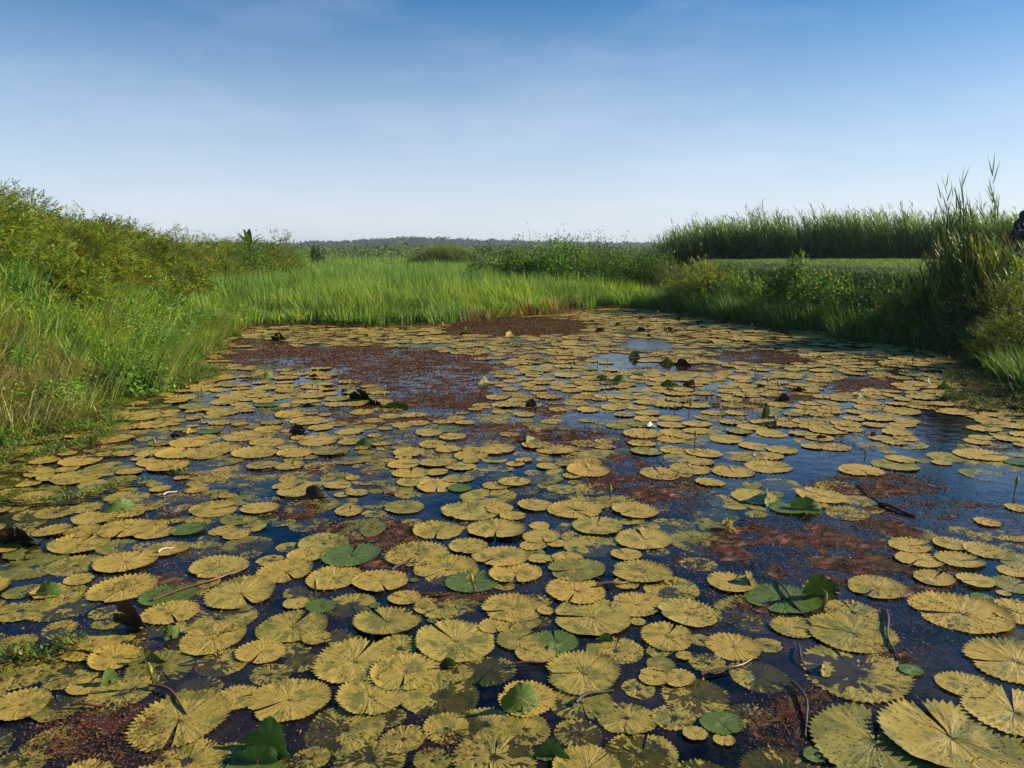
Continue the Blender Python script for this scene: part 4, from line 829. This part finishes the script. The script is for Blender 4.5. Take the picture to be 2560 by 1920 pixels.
bb = Batch(); n = 26000; x = rng.uniform(5, 24, n); y = np.interp(x, LINE[:, 0], LINE[:, 1]) - .15 + rng.uniform(-.25, .6, n); z = H(x, y) + rng.random(n) ** 1.5 * (.25 + .5 * fbm(x, y, 3)); a = rng.uniform(0, 6.28, n)
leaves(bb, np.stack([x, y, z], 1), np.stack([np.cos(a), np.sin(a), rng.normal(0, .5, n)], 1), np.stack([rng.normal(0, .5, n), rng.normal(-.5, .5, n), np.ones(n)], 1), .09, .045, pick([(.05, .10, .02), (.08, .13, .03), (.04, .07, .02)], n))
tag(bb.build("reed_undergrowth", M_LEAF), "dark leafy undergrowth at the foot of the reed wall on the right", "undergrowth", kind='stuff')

# the big windblown clump by the water on the right
CX, CY = 7.6, 12.9; cz = float(H(CX, CY)); root = empty("giant_grass_clump", (CX, CY, cz)); tag(root, "tall windblown clump of giant grass at the water's edge on the right", "grass clump")
bs, bl = Batch(), Batch(); n = 330; x = rng.normal(0, .34, n); y = rng.normal(0, .36, n); z = H(x + CX, y + CY) - cz
canes(bs, bl, x, y, z, rng.uniform(.45, 1.15, n) * (1.12 - .4 * np.abs(x)), [(.09, .16, .025), (.06, .12, .02), (.18, .21, .035), (.11, .09, .025)], 13, .42, .02, lean=.3, leafup=.25, stemr=.006)
for (u, v) in ((2008, 398), (2045, 400), (2075, 435), (2118, 378), (2122, 400), (2096, 450), (2030, 470), (2140, 462), (1990, 478), (2020, 430), (2062, 425), (2108, 440), (2060, 465)):
    tz = 1.6 + (246.7 - v * .4629) / FPX * CY; tx = (u * .4629 - 512) / FPX * CY - CX; h = tz - cz
    canes(bs, bl, np.array([tx + .22]), np.array([0.]), np.array([0.]), np.array([h * 1.02]), [(.11, .17, .05)], 22, .5, .021, lean=.28, azs=.1, leafup=.16, stemr=.008)
bs.build("stalks", M_GRASS, root)['kind'] = 'stuff'; bl.build("leaves", M_GRASS, root)['kind'] = 'stuff'

# right bank: slope grass, track turf, bushes
b = Batch()
x, y = scatter(110000, 3.5, 11, 8, 24, lambda x, y: (pond_d(x, y) < .05) & (x - xr(y) > -.5) & (x - xr(y) < 2.15) & inview(x, y)); n = len(x); d = x - xr(y)
c = pick([(.10, .20, .035), (.06, .14, .025), (.16, .24, .05), (.13, .15, .04)], n, [.3, .35, .2, .15])
blades(b, np.stack([x, y, H(x, y) - .02], 1), rng.uniform(.15, .5, n) * (1.15 - .42 * np.clip(d, 0, 2.2)) * (.6 + .8 * fbm(x, y, 3)), .014 * rng.uniform(.6, 1.4, n), math.pi + rng.normal(0, .8, n), rng.uniform(0, .4, n), rng.uniform(.3, 1.5, n), c)
x, y = scatter(26000, 3.5, 9, 11, 21, lambda x, y: (np.abs(pond_d(x, y) + .1) < .4) & (x - xr(y) > -1.2) & inview(x, y)); n = len(x)
blades(b, np.stack([x, y, H(x, y) - .02], 1), rng.uniform(.3, .72, n), .011 * rng.uniform(.6, 1.4, n), math.pi + rng.normal(0, .7, n), rng.uniform(0, .3, n), rng.uniform(.3, 1.3, n), pick([(.12, .24, .04), (.07, .16, .03), (.2, .28, .07)], n))
tag(b.build("slope_grass", M_GRASS), "dark green long grass on the shaded slope of the right bank", "grass", kind='stuff')
b = Batch()
x, y = scatter(150000, 5, 20, 10, 30, lambda x, y: (x - xr(y) > 1.6) & inview(x, y) & (y < np.interp(x, LINE[:, 0], LINE[:, 1]))); n = len(x)
blades(b, np.stack([x, y, H(x, y) - .01], 1), rng.uniform(.02, .075, n), .013 * rng.uniform(.6, 1.4, n), rng.uniform(0, 6.28, n), rng.uniform(0, .6, n), rng.uniform(.5, 1.7, n), pick([(.20, .30, .05), (.14, .25, .04), (.27, .30, .08), (.09, .17, .03)], n), 2)
tag(b.build("track_turf", M_GRASS), "short pale turf on the flat track along the right bank", "turf", kind='stuff')

DG = [(.09, .20, .025), (.14, .28, .035), (.24, .36, .05), (.05, .10, .02)]
# u, top v, distance, width m, height m, style, colours, leaf size, label
BU = [(548, 516, 24, 1.8, 1.0, 'broad', [(.13, .22, .03), (.2, .3, .04), (.08, .13, .02)], .06, 'green bush in front of the tallest banana plant on the left bank end'), (590, 524, 25.5, 2.0, 1.0, 'sprig', OL, .06, 'olive bush at the far end of the left bank'), (632, 534, 29, 2.4, 1.0, 'broad', [(.14, .24, .03), (.22, .33, .05)], .06, 'bright green bush where the left bank meets the marsh grass'),
      (975, 528, 46, 4.2, 1.6, 'grassy', [(.18, .21, .06), (.13, .18, .04)], .05, 'pale feathery grass bush far behind the marsh, left of the centre bushes'),
      (1072, 540, 24, 2.4, 1.3, 'broad', [(.05, .11, .018), (.08, .16, .025)], .075, 'leafy bush, shadow painted into its green, left end of bushes behind the marsh grass'), (1130, 533, 24, 2.2, 1.3, 'broad', DG, .075, 'green bush beside the shadow-painted leafy bush behind the marsh grass'),  # first bush: greens darkened to paint in its shadow
      (1195, 524, 24, 2.8, 1.4, 'broad', [(.13, .3, .03), (.2, .38, .04), (.07, .16, .02)], .085, 'fresh green rounded bush, middle of the bushes behind the marsh'), (1255, 524, 24, 2.2, 1.4, 'broad', [(.16, .26, .04), (.24, .3, .06), (.08, .14, .02)], .07, 'grassy bush with a seed head right of the rounded bush'),
      (1305, 535, 31, 1.8, 1.35, 'broad', [(.04, .09, .02), (.06, .12, .02)], .08, 'small dark bush in the gap before the reeds'), (1345, 540, 24, 2.2, 1.25, 'broad', DG, .07, 'green bush at the left foot of the reed wall'),
      (1400, 545, 23.5, 2.2, 1.25, 'broad', [(.12, .2, .03), (.2, .28, .04), (.07, .12, .02)], .07, 'green bush below the left end of the reeds'), (1455, 560, 23, 2.0, 1.3, 'broad', [(.13, .17, .03), (.1, .15, .03), (.2, .17, .04)], .07, 'yellowish bush where the marsh meets the right bank'),
      (1530, 574, 19.5, 1.8, 1.0, 'sprig', OL, .06, 'olive bush on the right bank slope nearest the marsh'), (1610, 588, 18, 1.7, .8, 'broad', DG, .07, 'low green bush on the right bank slope'), (1700, 560, 16.5, 1.1, .85, 'broad', [(.08, .17, .02), (.16, .25, .04)], .09, 'leafy plant standing above the track edge on the right bank'),
      (1775, 590, 15.6, 1.4, .72, 'broad', DG, .08, 'green bush with yellow flowers on the right bank slope'), (1860, 612, 14.6, 1.5, .6, 'broad', [(.04, .09, .015), (.06, .12, .02)], .07, 'dark bush on the shaded right bank slope'), (1960, 628, 13.3, 1.3, .6, 'sprig', OL, .055, 'olive bush left of the giant grass clump'),
      (2175, 615, 11.8, 1.1, .85, 'sprig', [(.16, .17, .02), (.1, .13, .02), (.22, .2, .03)], .05, 'yellow-green bush right of the giant grass clump'), (2090, 640, 12.0, 1.5, .8, 'broad', [(.035, .06, .012), (.05, .085, .02)], .06, 'dark bush at the foot of the giant grass clump'),
      (2205, 660, 10.2, 1.2, .8, 'sprig', [(.17, .18, .02), (.11, .14, .02)], .045, 'yellow-green bush cut by the right edge of the photo')]
for (u, v, D, w_, h_, st_, cols, ls, lab) in BU:
    x = (u * .4629 - 512) / FPX * D; zt = 1.6 + (246.7 - v * .4629) / FPX * D; zb = max(float(H(x, D)), -.1); hh = max(zt - zb, .35)
    shrub("bush", x, D, w_, hh, st_, cols, lab, "bush", "bushes behind the pond and on the right bank", int(4200 * max(.7, w_ * hh / 1.6)) if st_ != 'sprig' else int(1300 * max(.7, w_ * hh / 1.2)), ls)

# lighter grass tufts on the right bank
for i, (u, v, h) in enumerate(((1935, 700, .5), (1830, 715, .45), (1890, 690, .45), (1760, 700, .45), (1680, 690, .4), (2020, 745, .35), (2070, 748, .35), (1560, 668, .5), (1600, 665, .45))):
    x, y = P2(u, v + 14); tuft(x, y, 70, h * 1.2, .011, [(.15, .24, .05), (.1, .2, .04), (.2, .28, .08)], 'x', math.pi, .8, "pale grass tufts at the foot of the right bank", "grass_tuft", .12, (.5, 1.5), 0)
LG = [o for o in COL.objects if o.get('label') == 'x']; LG.sort(key=lambda o: proj(o.location.x, o.location.y)[0])
for i, o in enumerate(LG): o['label'] = f"pale green grass tuft at the foot of the right bank, {ORD[i]} from left"
for i, (u, v, h) in enumerate(((2185, 790, .8), (2200, 850, .8))):
    x, y = P2(u, v); tuft(x, y, 16, h, .01, [(.16, .26, .05), (.24, .3, .1)], ('loose green stems drooping over the water by the right edge, ' + ('farther', 'nearer')[i] + ' tuft'), math.pi, .35, "stems leaning over the water", "leaning_grass", .1, (.9, 1.5), 0)

# banana plants
def banana(x, y, zt, nleaf, L, label):
    z = float(H(x, y)); root = empty("banana_plant", (x, y, z)); tag(root, label, "banana plant", "banana plants on the horizon"); ht = max(zt - z - L * .85, .15)
    b = Batch(); tube(b, [(0, 0, -.1), (.02, 0, ht * .5), (0, 0, ht)], .09, .05, 8); b.build("trunk", plain("banana_trunk", (.07, .10, .03), .7), root)
    for k in range(nleaf):
        az = -math.pi / 2 + (k / (nleaf - 1) - .5) * 5 + random.uniform(-.3, .3); a0 = random.uniform(.05, .45); a1 = a0 + random.uniform(.4, 1.7)
        q = Batch(); pl = arc(np.array([[0, 0, ht]]), np.array([L]), np.array([az]), np.array([a0]), np.array([a1]), 8)[0]
        wv = np.array([-math.sin(az), math.cos(az), 0]); t = np.linspace(0, 1, 9); wt = (np.sin(np.pi * np.clip(t * .92 + .08, 0, 1)) ** .6) * L * .12
        v = np.concatenate([pl - wv * wt[:, None] - np.array([0, 0, 1]) * wt[:, None] * -.25, pl, pl + wv * wt[:, None] + np.array([0, 0, 1]) * wt[:, None] * .25])
        f = [[i, i + 1, 9 + i + 1, 9 + i] for i in range(8)] + [[9 + i, 10 + i, 19 + i, 18 + i] for i in range(8)]
        q.add(v, f, jit((.09, .17, .04), 1) * np.ones((27, 1))); q.build("leaf", M_LEAF, root)
def atD(u, v, D): return ((u * .4 - 512) / FPX * D, 1.6 + (246.7 - v * .4) / FPX * D)
x, z = atD(634, 578, 27); banana(x, 27, z, 9, .8, "dark banana plant rising over the end of the left bank")
x, z = atD(694, 603, 33); banana(x, 33, z, 6, .6, "small banana plant right of the bank end")
x, z = atD(788, 612, 44); banana(x, 44, z, 8, 1.0, "banana plant with broad pale leaves beyond the marsh")
shrub("small_tree", x - .1, 45.5, 1.2, z - float(H(x, 45.5)) + .15, 'broad', [(.03, .07, .015), (.05, .09, .02)], "small dark round tree behind the distant banana plant", "tree", None, 1500, .12)

# far vegetation
b = Batch()
for n, y0, y1, s_, hm in ((30000, 60, 80, .30, 1.1), (30000, 80, 170, .45, 1.3), (26000, 170, 420, .8, .85)):
    y = y0 + (y1 - y0) * rng.random(n); x = (rng.random(n) * 1.5 - .85) * y; z = H(x, y); f = fbm(x * 6 / y0 + 3, y * .07, 4)
    hh = rng.random(n) ** .7 * hm * (.35 + 1.1 * sst(f, .3, .7)); a = rng.uniform(0, 6.28, n)
    leaves(b, np.stack([x, y, z + hh], 1), np.stack([np.cos(a), np.sin(a), rng.normal(.3, .5, n)], 1), np.stack([rng.normal(.2, .5, n), rng.normal(-.3, .5, n), np.ones(n)], 1), s_ * rng.uniform(.6, 1.3, n), s_ * .5, pick([(.11, .18, .04), (.16, .24, .05), (.07, .13, .03), (.22, .24, .08)], n))
tag(b.build("distant_scrub", M_LEAF), "band of scrub and bushes stretching to the horizon beyond the marsh", "scrub", kind='stuff')
b = Batch(); n = 30000; x = rng.uniform(-330, 220, n); k = rng.random(n); y = 560 + 110 * k
pz = np.interp(x, rx, ridge_h) * np.interp(y, [560, 610, 660, 700], [0, .75, 1, .95]); z = pz + rng.random(n) * (.3 + 2.6 * sst(fbm(x * .12, y * .1, 4), .42, .7)); a = rng.uniform(0, 6.28, n)
leaves(b, np.stack([x, y, z], 1), np.stack([np.cos(a), np.sin(a), rng.normal(.3, .5, n)], 1), np.stack([rng.normal(.2, .5, n), rng.normal(-.3, .5, n), np.ones(n)], 1), rng.uniform(1.5, 3.2, n), 1.6, pick([(.07, .11, .07), (.05, .09, .06), (.09, .12, .07)], n))  # leaf greens shifted towards blue-grey to paint in distance haze
tag(b.build("distant_wood", M_LEAF), "wooded ridge with distance haze painted blue-grey, scattered trees on the horizon", "wood", kind='stuff')

# flower stalks over the centre bushes
b = Batch(); n = 46; x = rng.uniform(.2, 7, n) * 1; y = np.full(n, 25.0); z0 = 1.45
pl = blades(b, np.stack([x, y, np.full(n, z0)], 1), rng.uniform(.3, .95, n) * np.where(rng.random(n) < .7, .7, 1), np.full(n, .012), math.pi + rng.normal(0, .8, n), rng.uniform(0, .15, n), rng.uniform(.1, .5, n), pick([(.2, .17, .1)], n), 3, 5)
leaves(b, np.repeat(pl[:, -1], 5, 0) + rng.normal(0, .05, (5 * n, 3)), rng.normal(0, 1, (5 * n, 3)), rng.normal(0, 1, (5 * n, 3)), .05, .03, pick([(.22, .2, .17), (.3, .28, .2)], 5 * n))
tag(b.build("seed_stalks", M_GRASS), "thin pale seed stalks rising above the bushes behind the marsh", "seed stalks", kind='stuff')
# small flowers on the banks
b = Batch()
pts = []
for (u, v) in ((121, 563), (137, 572), (203, 604), (210, 655), (104, 658), (297, 893 - 100), (445, 612), (560, 645), (500, 640)):
    p = rayhit(u, v); 
    if p is not None: pts.append(p + np.array([.25, -.35, .12]))
pts = np.array(pts); n = len(pts) * 6
leaves(b, np.repeat(pts, 6, 0), rng.normal(0, 1, (n, 3)), np.stack([rng.normal(0, .3, n), -np.ones(n), np.ones(n) * .4], 1), .035, .022, pick([(.75, .5, .02)], n, None, .08))
tag(b.build("yellow_flowers", M_LEAF), "tiny yellow flowers dotted over the left bank", "flowers", kind='stuff')
b = Batch(); pts = np.array([((u * .4629 - 512) / FPX * D, D, 1.6 + (246.7 - v * .4629) / FPX * D) for u, v, D in ((1778, 592, 15.0), (1790, 600, 15.0), (1760, 610, 15.0), (1520, 560, 19.0), (1503, 553, 19), (2160, 715, 10.8), (2190, 700, 10.5))]); n = len(pts) * 6
leaves(b, np.repeat(pts, 6, 0), rng.normal(0, 1, (n, 3)), np.stack([rng.normal(0, .3, n), -np.ones(n), np.ones(n) * .4], 1), .038, .022, pick([(.75, .4, .02)], n, None, .08))
tag(b.build("orange_flowers", M_LEAF), "small orange-yellow flowers on the right bank bushes", "flowers", kind='stuff')

# floating sprigs
SPR = [('a', 820, 770), ('a', 690, 650), ('a', 560, 540), ('a', 1440, 910), ('a', 1000, 1000), ('a', 250, 1150), ('a', 500, 1140), ('a', 790, 1050), ('a', 90, 1120), ('a', 120, 900), ('a', 650, 1090), ('e', 360, 730), ('e', 580, 740), ('e', 60, 850), ('e', 230, 790), ('a', 2020, 150)]
L = []
for g, zx, zy in SPR:
    u, v = ZP(g, zx, zy); x, y = G(u, v); b = Batch(); m = 34
    ax = random.uniform(-.3, .6); s_ = rng.uniform(-.12, .12, m); px2 = s_ * math.cos(ax) + rng.normal(0, .012, m); py2 = s_ * math.sin(ax) + rng.normal(0, .012, m)
    sprig_stems(b, px2, py2, np.full(m, .008), 4, .034, pick([(.2, .28, .05), (.13, .22, .03), (.3, .33, .08), (.28, .13, .05)], m, [.35, .3, .2, .15]))
    tube(b, [(math.cos(ax) * q_, math.sin(ax) * q_ + .008 * math.sin(q_ * 40), .008) for q_ in np.linspace(-.13, .13, 7)], .005, .004, 5, col=(.22, .10, .04))
    o = b.build("water_sprig", M_LEAF); o.location = (x, y, 0); L.append((u, v, o))
L.sort(key=lambda t: t[0])
for i, (u, v, o) in enumerate(L): tag(o, f"small green leafy sprig floating on the left water, {ORD[i]} from the left", "water sprig", "leafy sprigs floating on the left side")

# loose stems and sticks on the water
ST = [('e', 1210, 350, 1970, 50, .006, 'T', 'long orange-brown lily stalk lying across the left foreground water'), ('e', 1180, 1030, 1465, 1250, .006, 'T', 'brown stalk reaching down to a big spotted pad, lower left'), ('h', 250, 200, 490, 480, .006, 'K', 'dark curved stalk lying over a sunken pad, right foreground'),
      ('h', 1120, 430, 1215, 800, .006, 'K', 'dark bent stalk in open water, right foreground'), ('h', 375, 1000, 470, 1420, .006, 'K', 'thin curved stalk near the bottom right corner'), ('h', 430, 710, 530, 920, .005, 'K', 'dark stalk left of the big notched pad, right foreground'),
      ('d', 900, 1100, 1075, 1265, .006, 'K', 'thin dark stalk running through weed, right side'), ('d', 1060, 1275, 1350, 1370, .014, 'K', 'thick dark rotten stick in the weed, right side'), ('a', 1290, 1080, 1400, 1045, .006, 'W', 'short whitish stick on the left water, farther one'),
      ('a', 1250, 1535, 1390, 1488, .006, 'W', 'short whitish stick on the left water, nearer one'), ('c', 1720, 1408, 1900, 1450, .006, 'T', 'brown stick pointing at a wilted flower, right of centre'), ('g', 765, 235, 1010, 200, .010, 'T', 'reddish stub of stalk between pads, centre foreground'),
      ('g', 1590, 945, 1990, 815, .006, 'T', 'reddish stalk between pads, right of centre foreground'), ('g', 95, 865, 415, 805, .006, 'T', 'pinkish sunken stalk beside the green pad, bottom centre'), ('g', 600, 1165, 900, 1060, .007, 'K', 'brown stalk below the large spotted pad, bottom centre'),
      ('f', 1040, 110, 1330, 20, .005, 'K', 'faint stalk slanting between pads, left of centre'), ('b', 820, 1070, 930, 1050, .010, 'T', 'orange stick floating left of centre'), ('c', 1110, 900, 1165, 985, .006, 'K', 'short dark stalk by the weed, centre right'),
      ('e', 560, 1190, 840, 1180, .006, 'T', 'dull red stalk in the dark corner, lower left'), ('d', 1450, 500, 1560, 540, .008, 'K', 'dark stick near the right bank reflection'), ('c', 1190, 345, 1370, 345, .007, 'T', 'reddish stick lying flat in the middle distance, right'), ('c', 930, 415, 1070, 400, .006, 'T', 'reddish stick lying flat by blue water, centre right')]
MW = plain("bleached_stick", (.5, .45, .38), .6); MK = plain("dark_stick", (.06, .045, .035), .5)
for (g, x0, y0, x1, y1, r_, m_, lab) in ST:
    A = G(*ZP(g, x0, y0)); B_ = G(*ZP(g, x1, y1)); b = Batch(); dx, dy = B_[0] - A[0], B_[1] - A[1]; bend = random.uniform(-.14, .14); ps = []
    for k in range(9):
        t = k / 8; w_ = math.sin(math.pi * t) * bend + .02 * math.sin(7 * t); ps.append((dx * (t - .5) - dy * w_, dy * (t - .5) + dx * w_, .013 + .006 * math.sin(5 * t)))
    tube(b, ps, r_, r_ * .6, 6); o = b.build("floating_stalk", {'T': M_TWIG, 'W': MW, 'K': MK}[m_]); o.location = ((A[0] + B_[0]) / 2, (A[1] + B_[1]) / 2, 0); tag(o, lab, "floating stalk", "loose stalks and sticks on the water")
x, y = G(*ZP('c', 1635, 1465)); b = Batch(); n = 60; leaves(b, rng.normal(0, .012, (n, 3)) * np.array([1, 1, .5]) + np.array([0, 0, .02]), rng.normal(0, 1, (n, 3)) + np.array([0, 0, .6]), rng.normal(0, 1, (n, 3)), .045, .012, pick([(.6, .5, .2), (.45, .3, .1)], n))
o = b.build("wilted_flower", M_LEAF); o.location = (x, y, 0); tag(o, "wilted cream-coloured water lily flower lying in the weed, right of centre", "flower")

# ------------------------------------------------------------------ motorcycle and rider on the track (half out of the frame)
MX, MY = 17.55, 26.9; MZ = float(H(MX, MY)) + .01
M_BLK = plain("black_paint", (.012, .012, .014), .25, var=.3); M_RUB = plain("tyre_rubber", (.02, .02, .02), .8); M_CHR = plain("chrome", (.75, .76, .78), .15, 1.0, .05); M_ENG = plain("engine_metal", (.35, .35, .36), .35, .9, .2)
M_JKT = plain("dark_cloth", (.012, .012, .02), .9, var=.4, scale=20, bump=.3, spec=.1); M_SKIN = plain("skin", (.13, .07, .045), .5, var=.1); M_SHOE = plain("pale_shoe", (.7, .55, .45), .6); M_GLS = plain("lamp_glass", (.8, .8, .75), .1)
bike = empty("motorcycle", (MX, MY, MZ), R(-82)); tag(bike, "dark motorcycle with chrome front on the raised track at the right edge", "motorcycle")
def torus(b, cx, cy_, cz_, R0, r0, k=28, m=8, a0=0, a1=2 * math.pi):
    ps = []; full = abs(a1 - a0) > 6.2; n = k if full else k + 1; vs = []
    for i in range(n):
        a = a0 + (a1 - a0) * i / k
        for j in range(m):
            q = 2 * math.pi * j / m; rr = R0 + r0 * math.cos(q); vs.append((cx + rr * math.cos(a), cy_ + r0 * math.sin(q), cz_ + rr * math.sin(a)))
    f = [[i * m + j, i * m + (j + 1) % m, ((i + 1) % n) * m + (j + 1) % m, ((i + 1) % n) * m + j] for i in range(n if full else n - 1) for j in range(m)]
    b.add(vs, f)
def ball(b, c, s, k=12, m=8):
    vs = []
    for i in range(m + 1):
        t = math.pi * i / m
        for j in range(k):
            a = 2 * math.pi * j / k; vs.append((c[0] + s[0] * math.sin(t) * math.cos(a), c[1] + s[1] * math.sin(t) * math.sin(a), c[2] + s[2] * math.cos(t)))
    b.add(vs, [[i * k + j, (i + 1) * k + j, (i + 1) * k + (j + 1) % k, i * k + (j + 1) % k] for i in range(m) for j in range(k)])
for wx_ in (.62, -.62):     # local +x is the front of the bike
    wh = Batch(); torus(wh, wx_, 0, .3, .26, .045); wo = wh.build("tyre", M_RUB, bike)
    rm = Batch(); torus(rm, wx_, 0, .3, .215, .014)
    for k in range(14):
        a = k * math.pi / 7; tube(rm, [(wx_, .02 * (-1) ** k, .3), (wx_ + .21 * math.cos(a), 0, .3 + .21 * math.sin(a))], .004, .004, 4)
    rm.build("rim", M_CHR, bike)
for s_ in (1, -1):
    fk = Batch(); tube(fk, [(.62, .07 * s_, .3), (.42, .075 * s_, .88)], .02, .024, 8); fk.build("fork", M_CHR, bike)
fd = Batch(); torus(fd, .62, 0, .3, .335, .035, 14, 6, .2, 2.6); fd.build("mudguard", M_CHR, bike)
hb = Batch(); tube(hb, [(.2, .38, .98), (.36, .25, 1.02), (.42, 0, .95), (.36, -.25, 1.02), (.2, -.38, .98)], .014, .014, 8); hb.build("handlebar", M_CHR, bike)
hl = Batch(); ball(hl, (.53, 0, .84), (.07, .09, .09)); hl.build("headlight", M_GLS, bike)
tk = Batch(); ball(tk, (.14, 0, .78), (.27, .13, .13), 16, 10); tk.build("fuel_tank", M_BLK, bike)
st_ = Batch(); ball(st_, (-.33, 0, .76), (.38, .13, .07), 16, 8); st_.build("seat", M_RUB, bike)
en = Batch(); ball(en, (.05, 0, .42), (.2, .14, .17)); 
for k in range(5): torus(en, .08, 0, .52 + k * .03, .09, .012, 14, 5)
en.build("engine", M_ENG, bike)
fr_ = Batch(); tube(fr_, [(.42, 0, .88), (.25, 0, .5), (-.1, 0, .28), (-.62, 0, .3)], .022, .018, 8); tube(fr_, [(.4, 0, .82), (-.2, 0, .68), (-.75, 0, .72)], .02, .018, 8); fr_.build("frame", M_BLK, bike)
ex = Batch(); tube(ex, [(.15, -.12, .4), (.1, -.16, .25), (-.3, -.18, .28), (-.85, -.18, .36)], .025, .042, 10); ex.build("exhaust", M_CHR, bike)
for s_ in (1, -1):
    mi = Batch(); tube(mi, [(.34, .24 * s_, 1.02), (.34, .3 * s_, 1.18)], .006, .006, 5); ball(mi, (.33, .31 * s_, 1.2), (.015, .06, .035)); mi.build("mirror", M_CHR, bike)

person = empty("person", (MX, MY, MZ), R(-82)); tag(person, "person in dark hooded jacket riding the motorcycle at the right edge", "person")
J = {'pel': (-.25, 0, .84, .15), 'bel': (-.22, 0, 1.0, .15), 'che': (-.15, 0, 1.22, .165), 'nek': (-.1, 0, 1.36, .065), 'hd0': (-.08, 0, 1.45, .085), 'hd1': (-.06, 0, 1.54, .09), 'hd2': (-.06, 0, 1.60, .06)}
for s_, k in ((1, 'l'), (-1, 'r')):
    J.update({'sh' + k: (-.13, .19 * s_, 1.27, .075), 'el' + k: (.02, .31 * s_, 1.08, .055), 'wr' + k: (.19, .33 * s_, 1.0, .036), 'ha' + k: (.24, .335 * s_, .995, .04), 'hi' + k: (-.2, .11 * s_, .83, .11), 'kn' + k: (.14, .22 * s_, .72, .078), 'an' + k: (-.02, .2 * s_, .30, .048), 'to' + k: (.14, .21 * s_, .24, .04)})
E = [('pel', 'bel'), ('bel', 'che'), ('che', 'nek'), ('nek', 'hd0'), ('hd0', 'hd1'), ('hd1', 'hd2')]
for k in 'lr': E += [('che', 'sh' + k), ('sh' + k, 'el' + k), ('el' + k, 'wr' + k), ('wr' + k, 'ha' + k), ('pel', 'hi' + k), ('hi' + k, 'kn' + k), ('kn' + k, 'an' + k), ('an' + k, 'to' + k)]
def skin(name, J, E, mat, root_key, parent, sub=2):
    ks = list(J); me = bpy.data.meshes.new(name); me.from_pydata([J[k][:3] for k in ks], [(ks.index(a), ks.index(b_)) for a, b_ in E], [])
    o = bpy.data.objects.new(name, me); COL.objects.link(o); o.parent = parent
    md = o.modifiers.new("skin", 'SKIN'); md.use_smooth_shade = True
    for i, k in enumerate(ks): o.data.skin_vertices[0].data[i].radius = (J[k][3],) * 2
    o.data.skin_vertices[0].data[ks.index(root_key)].use_root = True
    sb = o.modifiers.new("sub", 'SUBSURF'); sb.levels = sb.render_levels = sub; me.materials.append(mat)
    dg = bpy.context.evaluated_depsgraph_get(); m2 = bpy.data.meshes.new_from_object(o.evaluated_get(dg)); o.modifiers.clear(); o.data = m2
    if not m2.materials: m2.materials.append(mat)
    return o
skin("body", J, E, M_SKIN, 'pel', person)
# jacket and trousers: slightly larger shells over the body
JJ = {k: (v[0], v[1], v[2], v[3] + .022) for k, v in J.items() if k[:2] in ('pe', 'be', 'ch', 'sh', 'el', 'wr', 'ne')}
skin("hooded_jacket", JJ, [e for e in E if e[0] in JJ and e[1] in JJ], M_JKT, 'pel', person)
TT = {k: (v[0], v[1], v[2], v[3] + .016) for k, v in J.items() if k[:2] in ('pe', 'hi', 'kn', 'an')}
skin("trousers", TT, [e for e in E if e[0] in TT and e[1] in TT], M_JKT, 'pel', person)
hd = Batch(); ball(hd, (-.09, 0, 1.51), (.145, .15, .17), 16, 12); ball(hd, (-.12, 0, 1.36), (.13, .17, .09), 16, 8); hd.build("hood", M_JKT, person)
fc = Batch(); ball(fc, (.005, 0, 1.51), (.05, .065, .09), 14, 10); ball(fc, (.06, 0, 1.505), (.012, .012, .02)); fc.build("face", M_SKIN, person)
for s_ in (1, -1):
    sh = Batch(); ball(sh, (.06, .205 * s_, .235), (.14, .05, .05), 12, 8); sh.build("shoe", M_SHOE, person)
    for q in range(5):
        hnd = Batch(); yo = (.30 + q * .019) * s_; tube(hnd, [(.235, yo, 1.01), (.275, yo, 1.0), (.275, yo, .965), (.25, yo, .955)], .009, .008, 6); hnd.build("finger", M_SKIN, person)

# ------------------------------------------------------------------ air
hx0, hx1, hy0, hy1, hz0, hz1 = -3600, 3600, -1000, 6600, -1.6, 14
hv = np.array([(x, y, z) for z in (hz0, hz1) for y in (hy0, hy1) for x in (hx0, hx1)], float)
m, t, n, o = newmat("pale_air"); pv = n.new("ShaderNodeVolumePrincipled"); pv.inputs['Density'].default_value = .00038; pv.inputs['Color'].default_value = (.86, .92, 1, 1); pv.inputs['Anisotropy'].default_value = .3
t.links.new(pv.outputs[0], o.inputs['Volume'])
tag(mk("haze", hv, np.array([(0, 2, 3, 1), (4, 5, 7, 6), (0, 1, 5, 4), (2, 6, 7, 3), (0, 4, 6, 2), (1, 3, 7, 5)]), m, smooth=False), "thin pale haze in the air over the far country", "haze", kind='stuff')
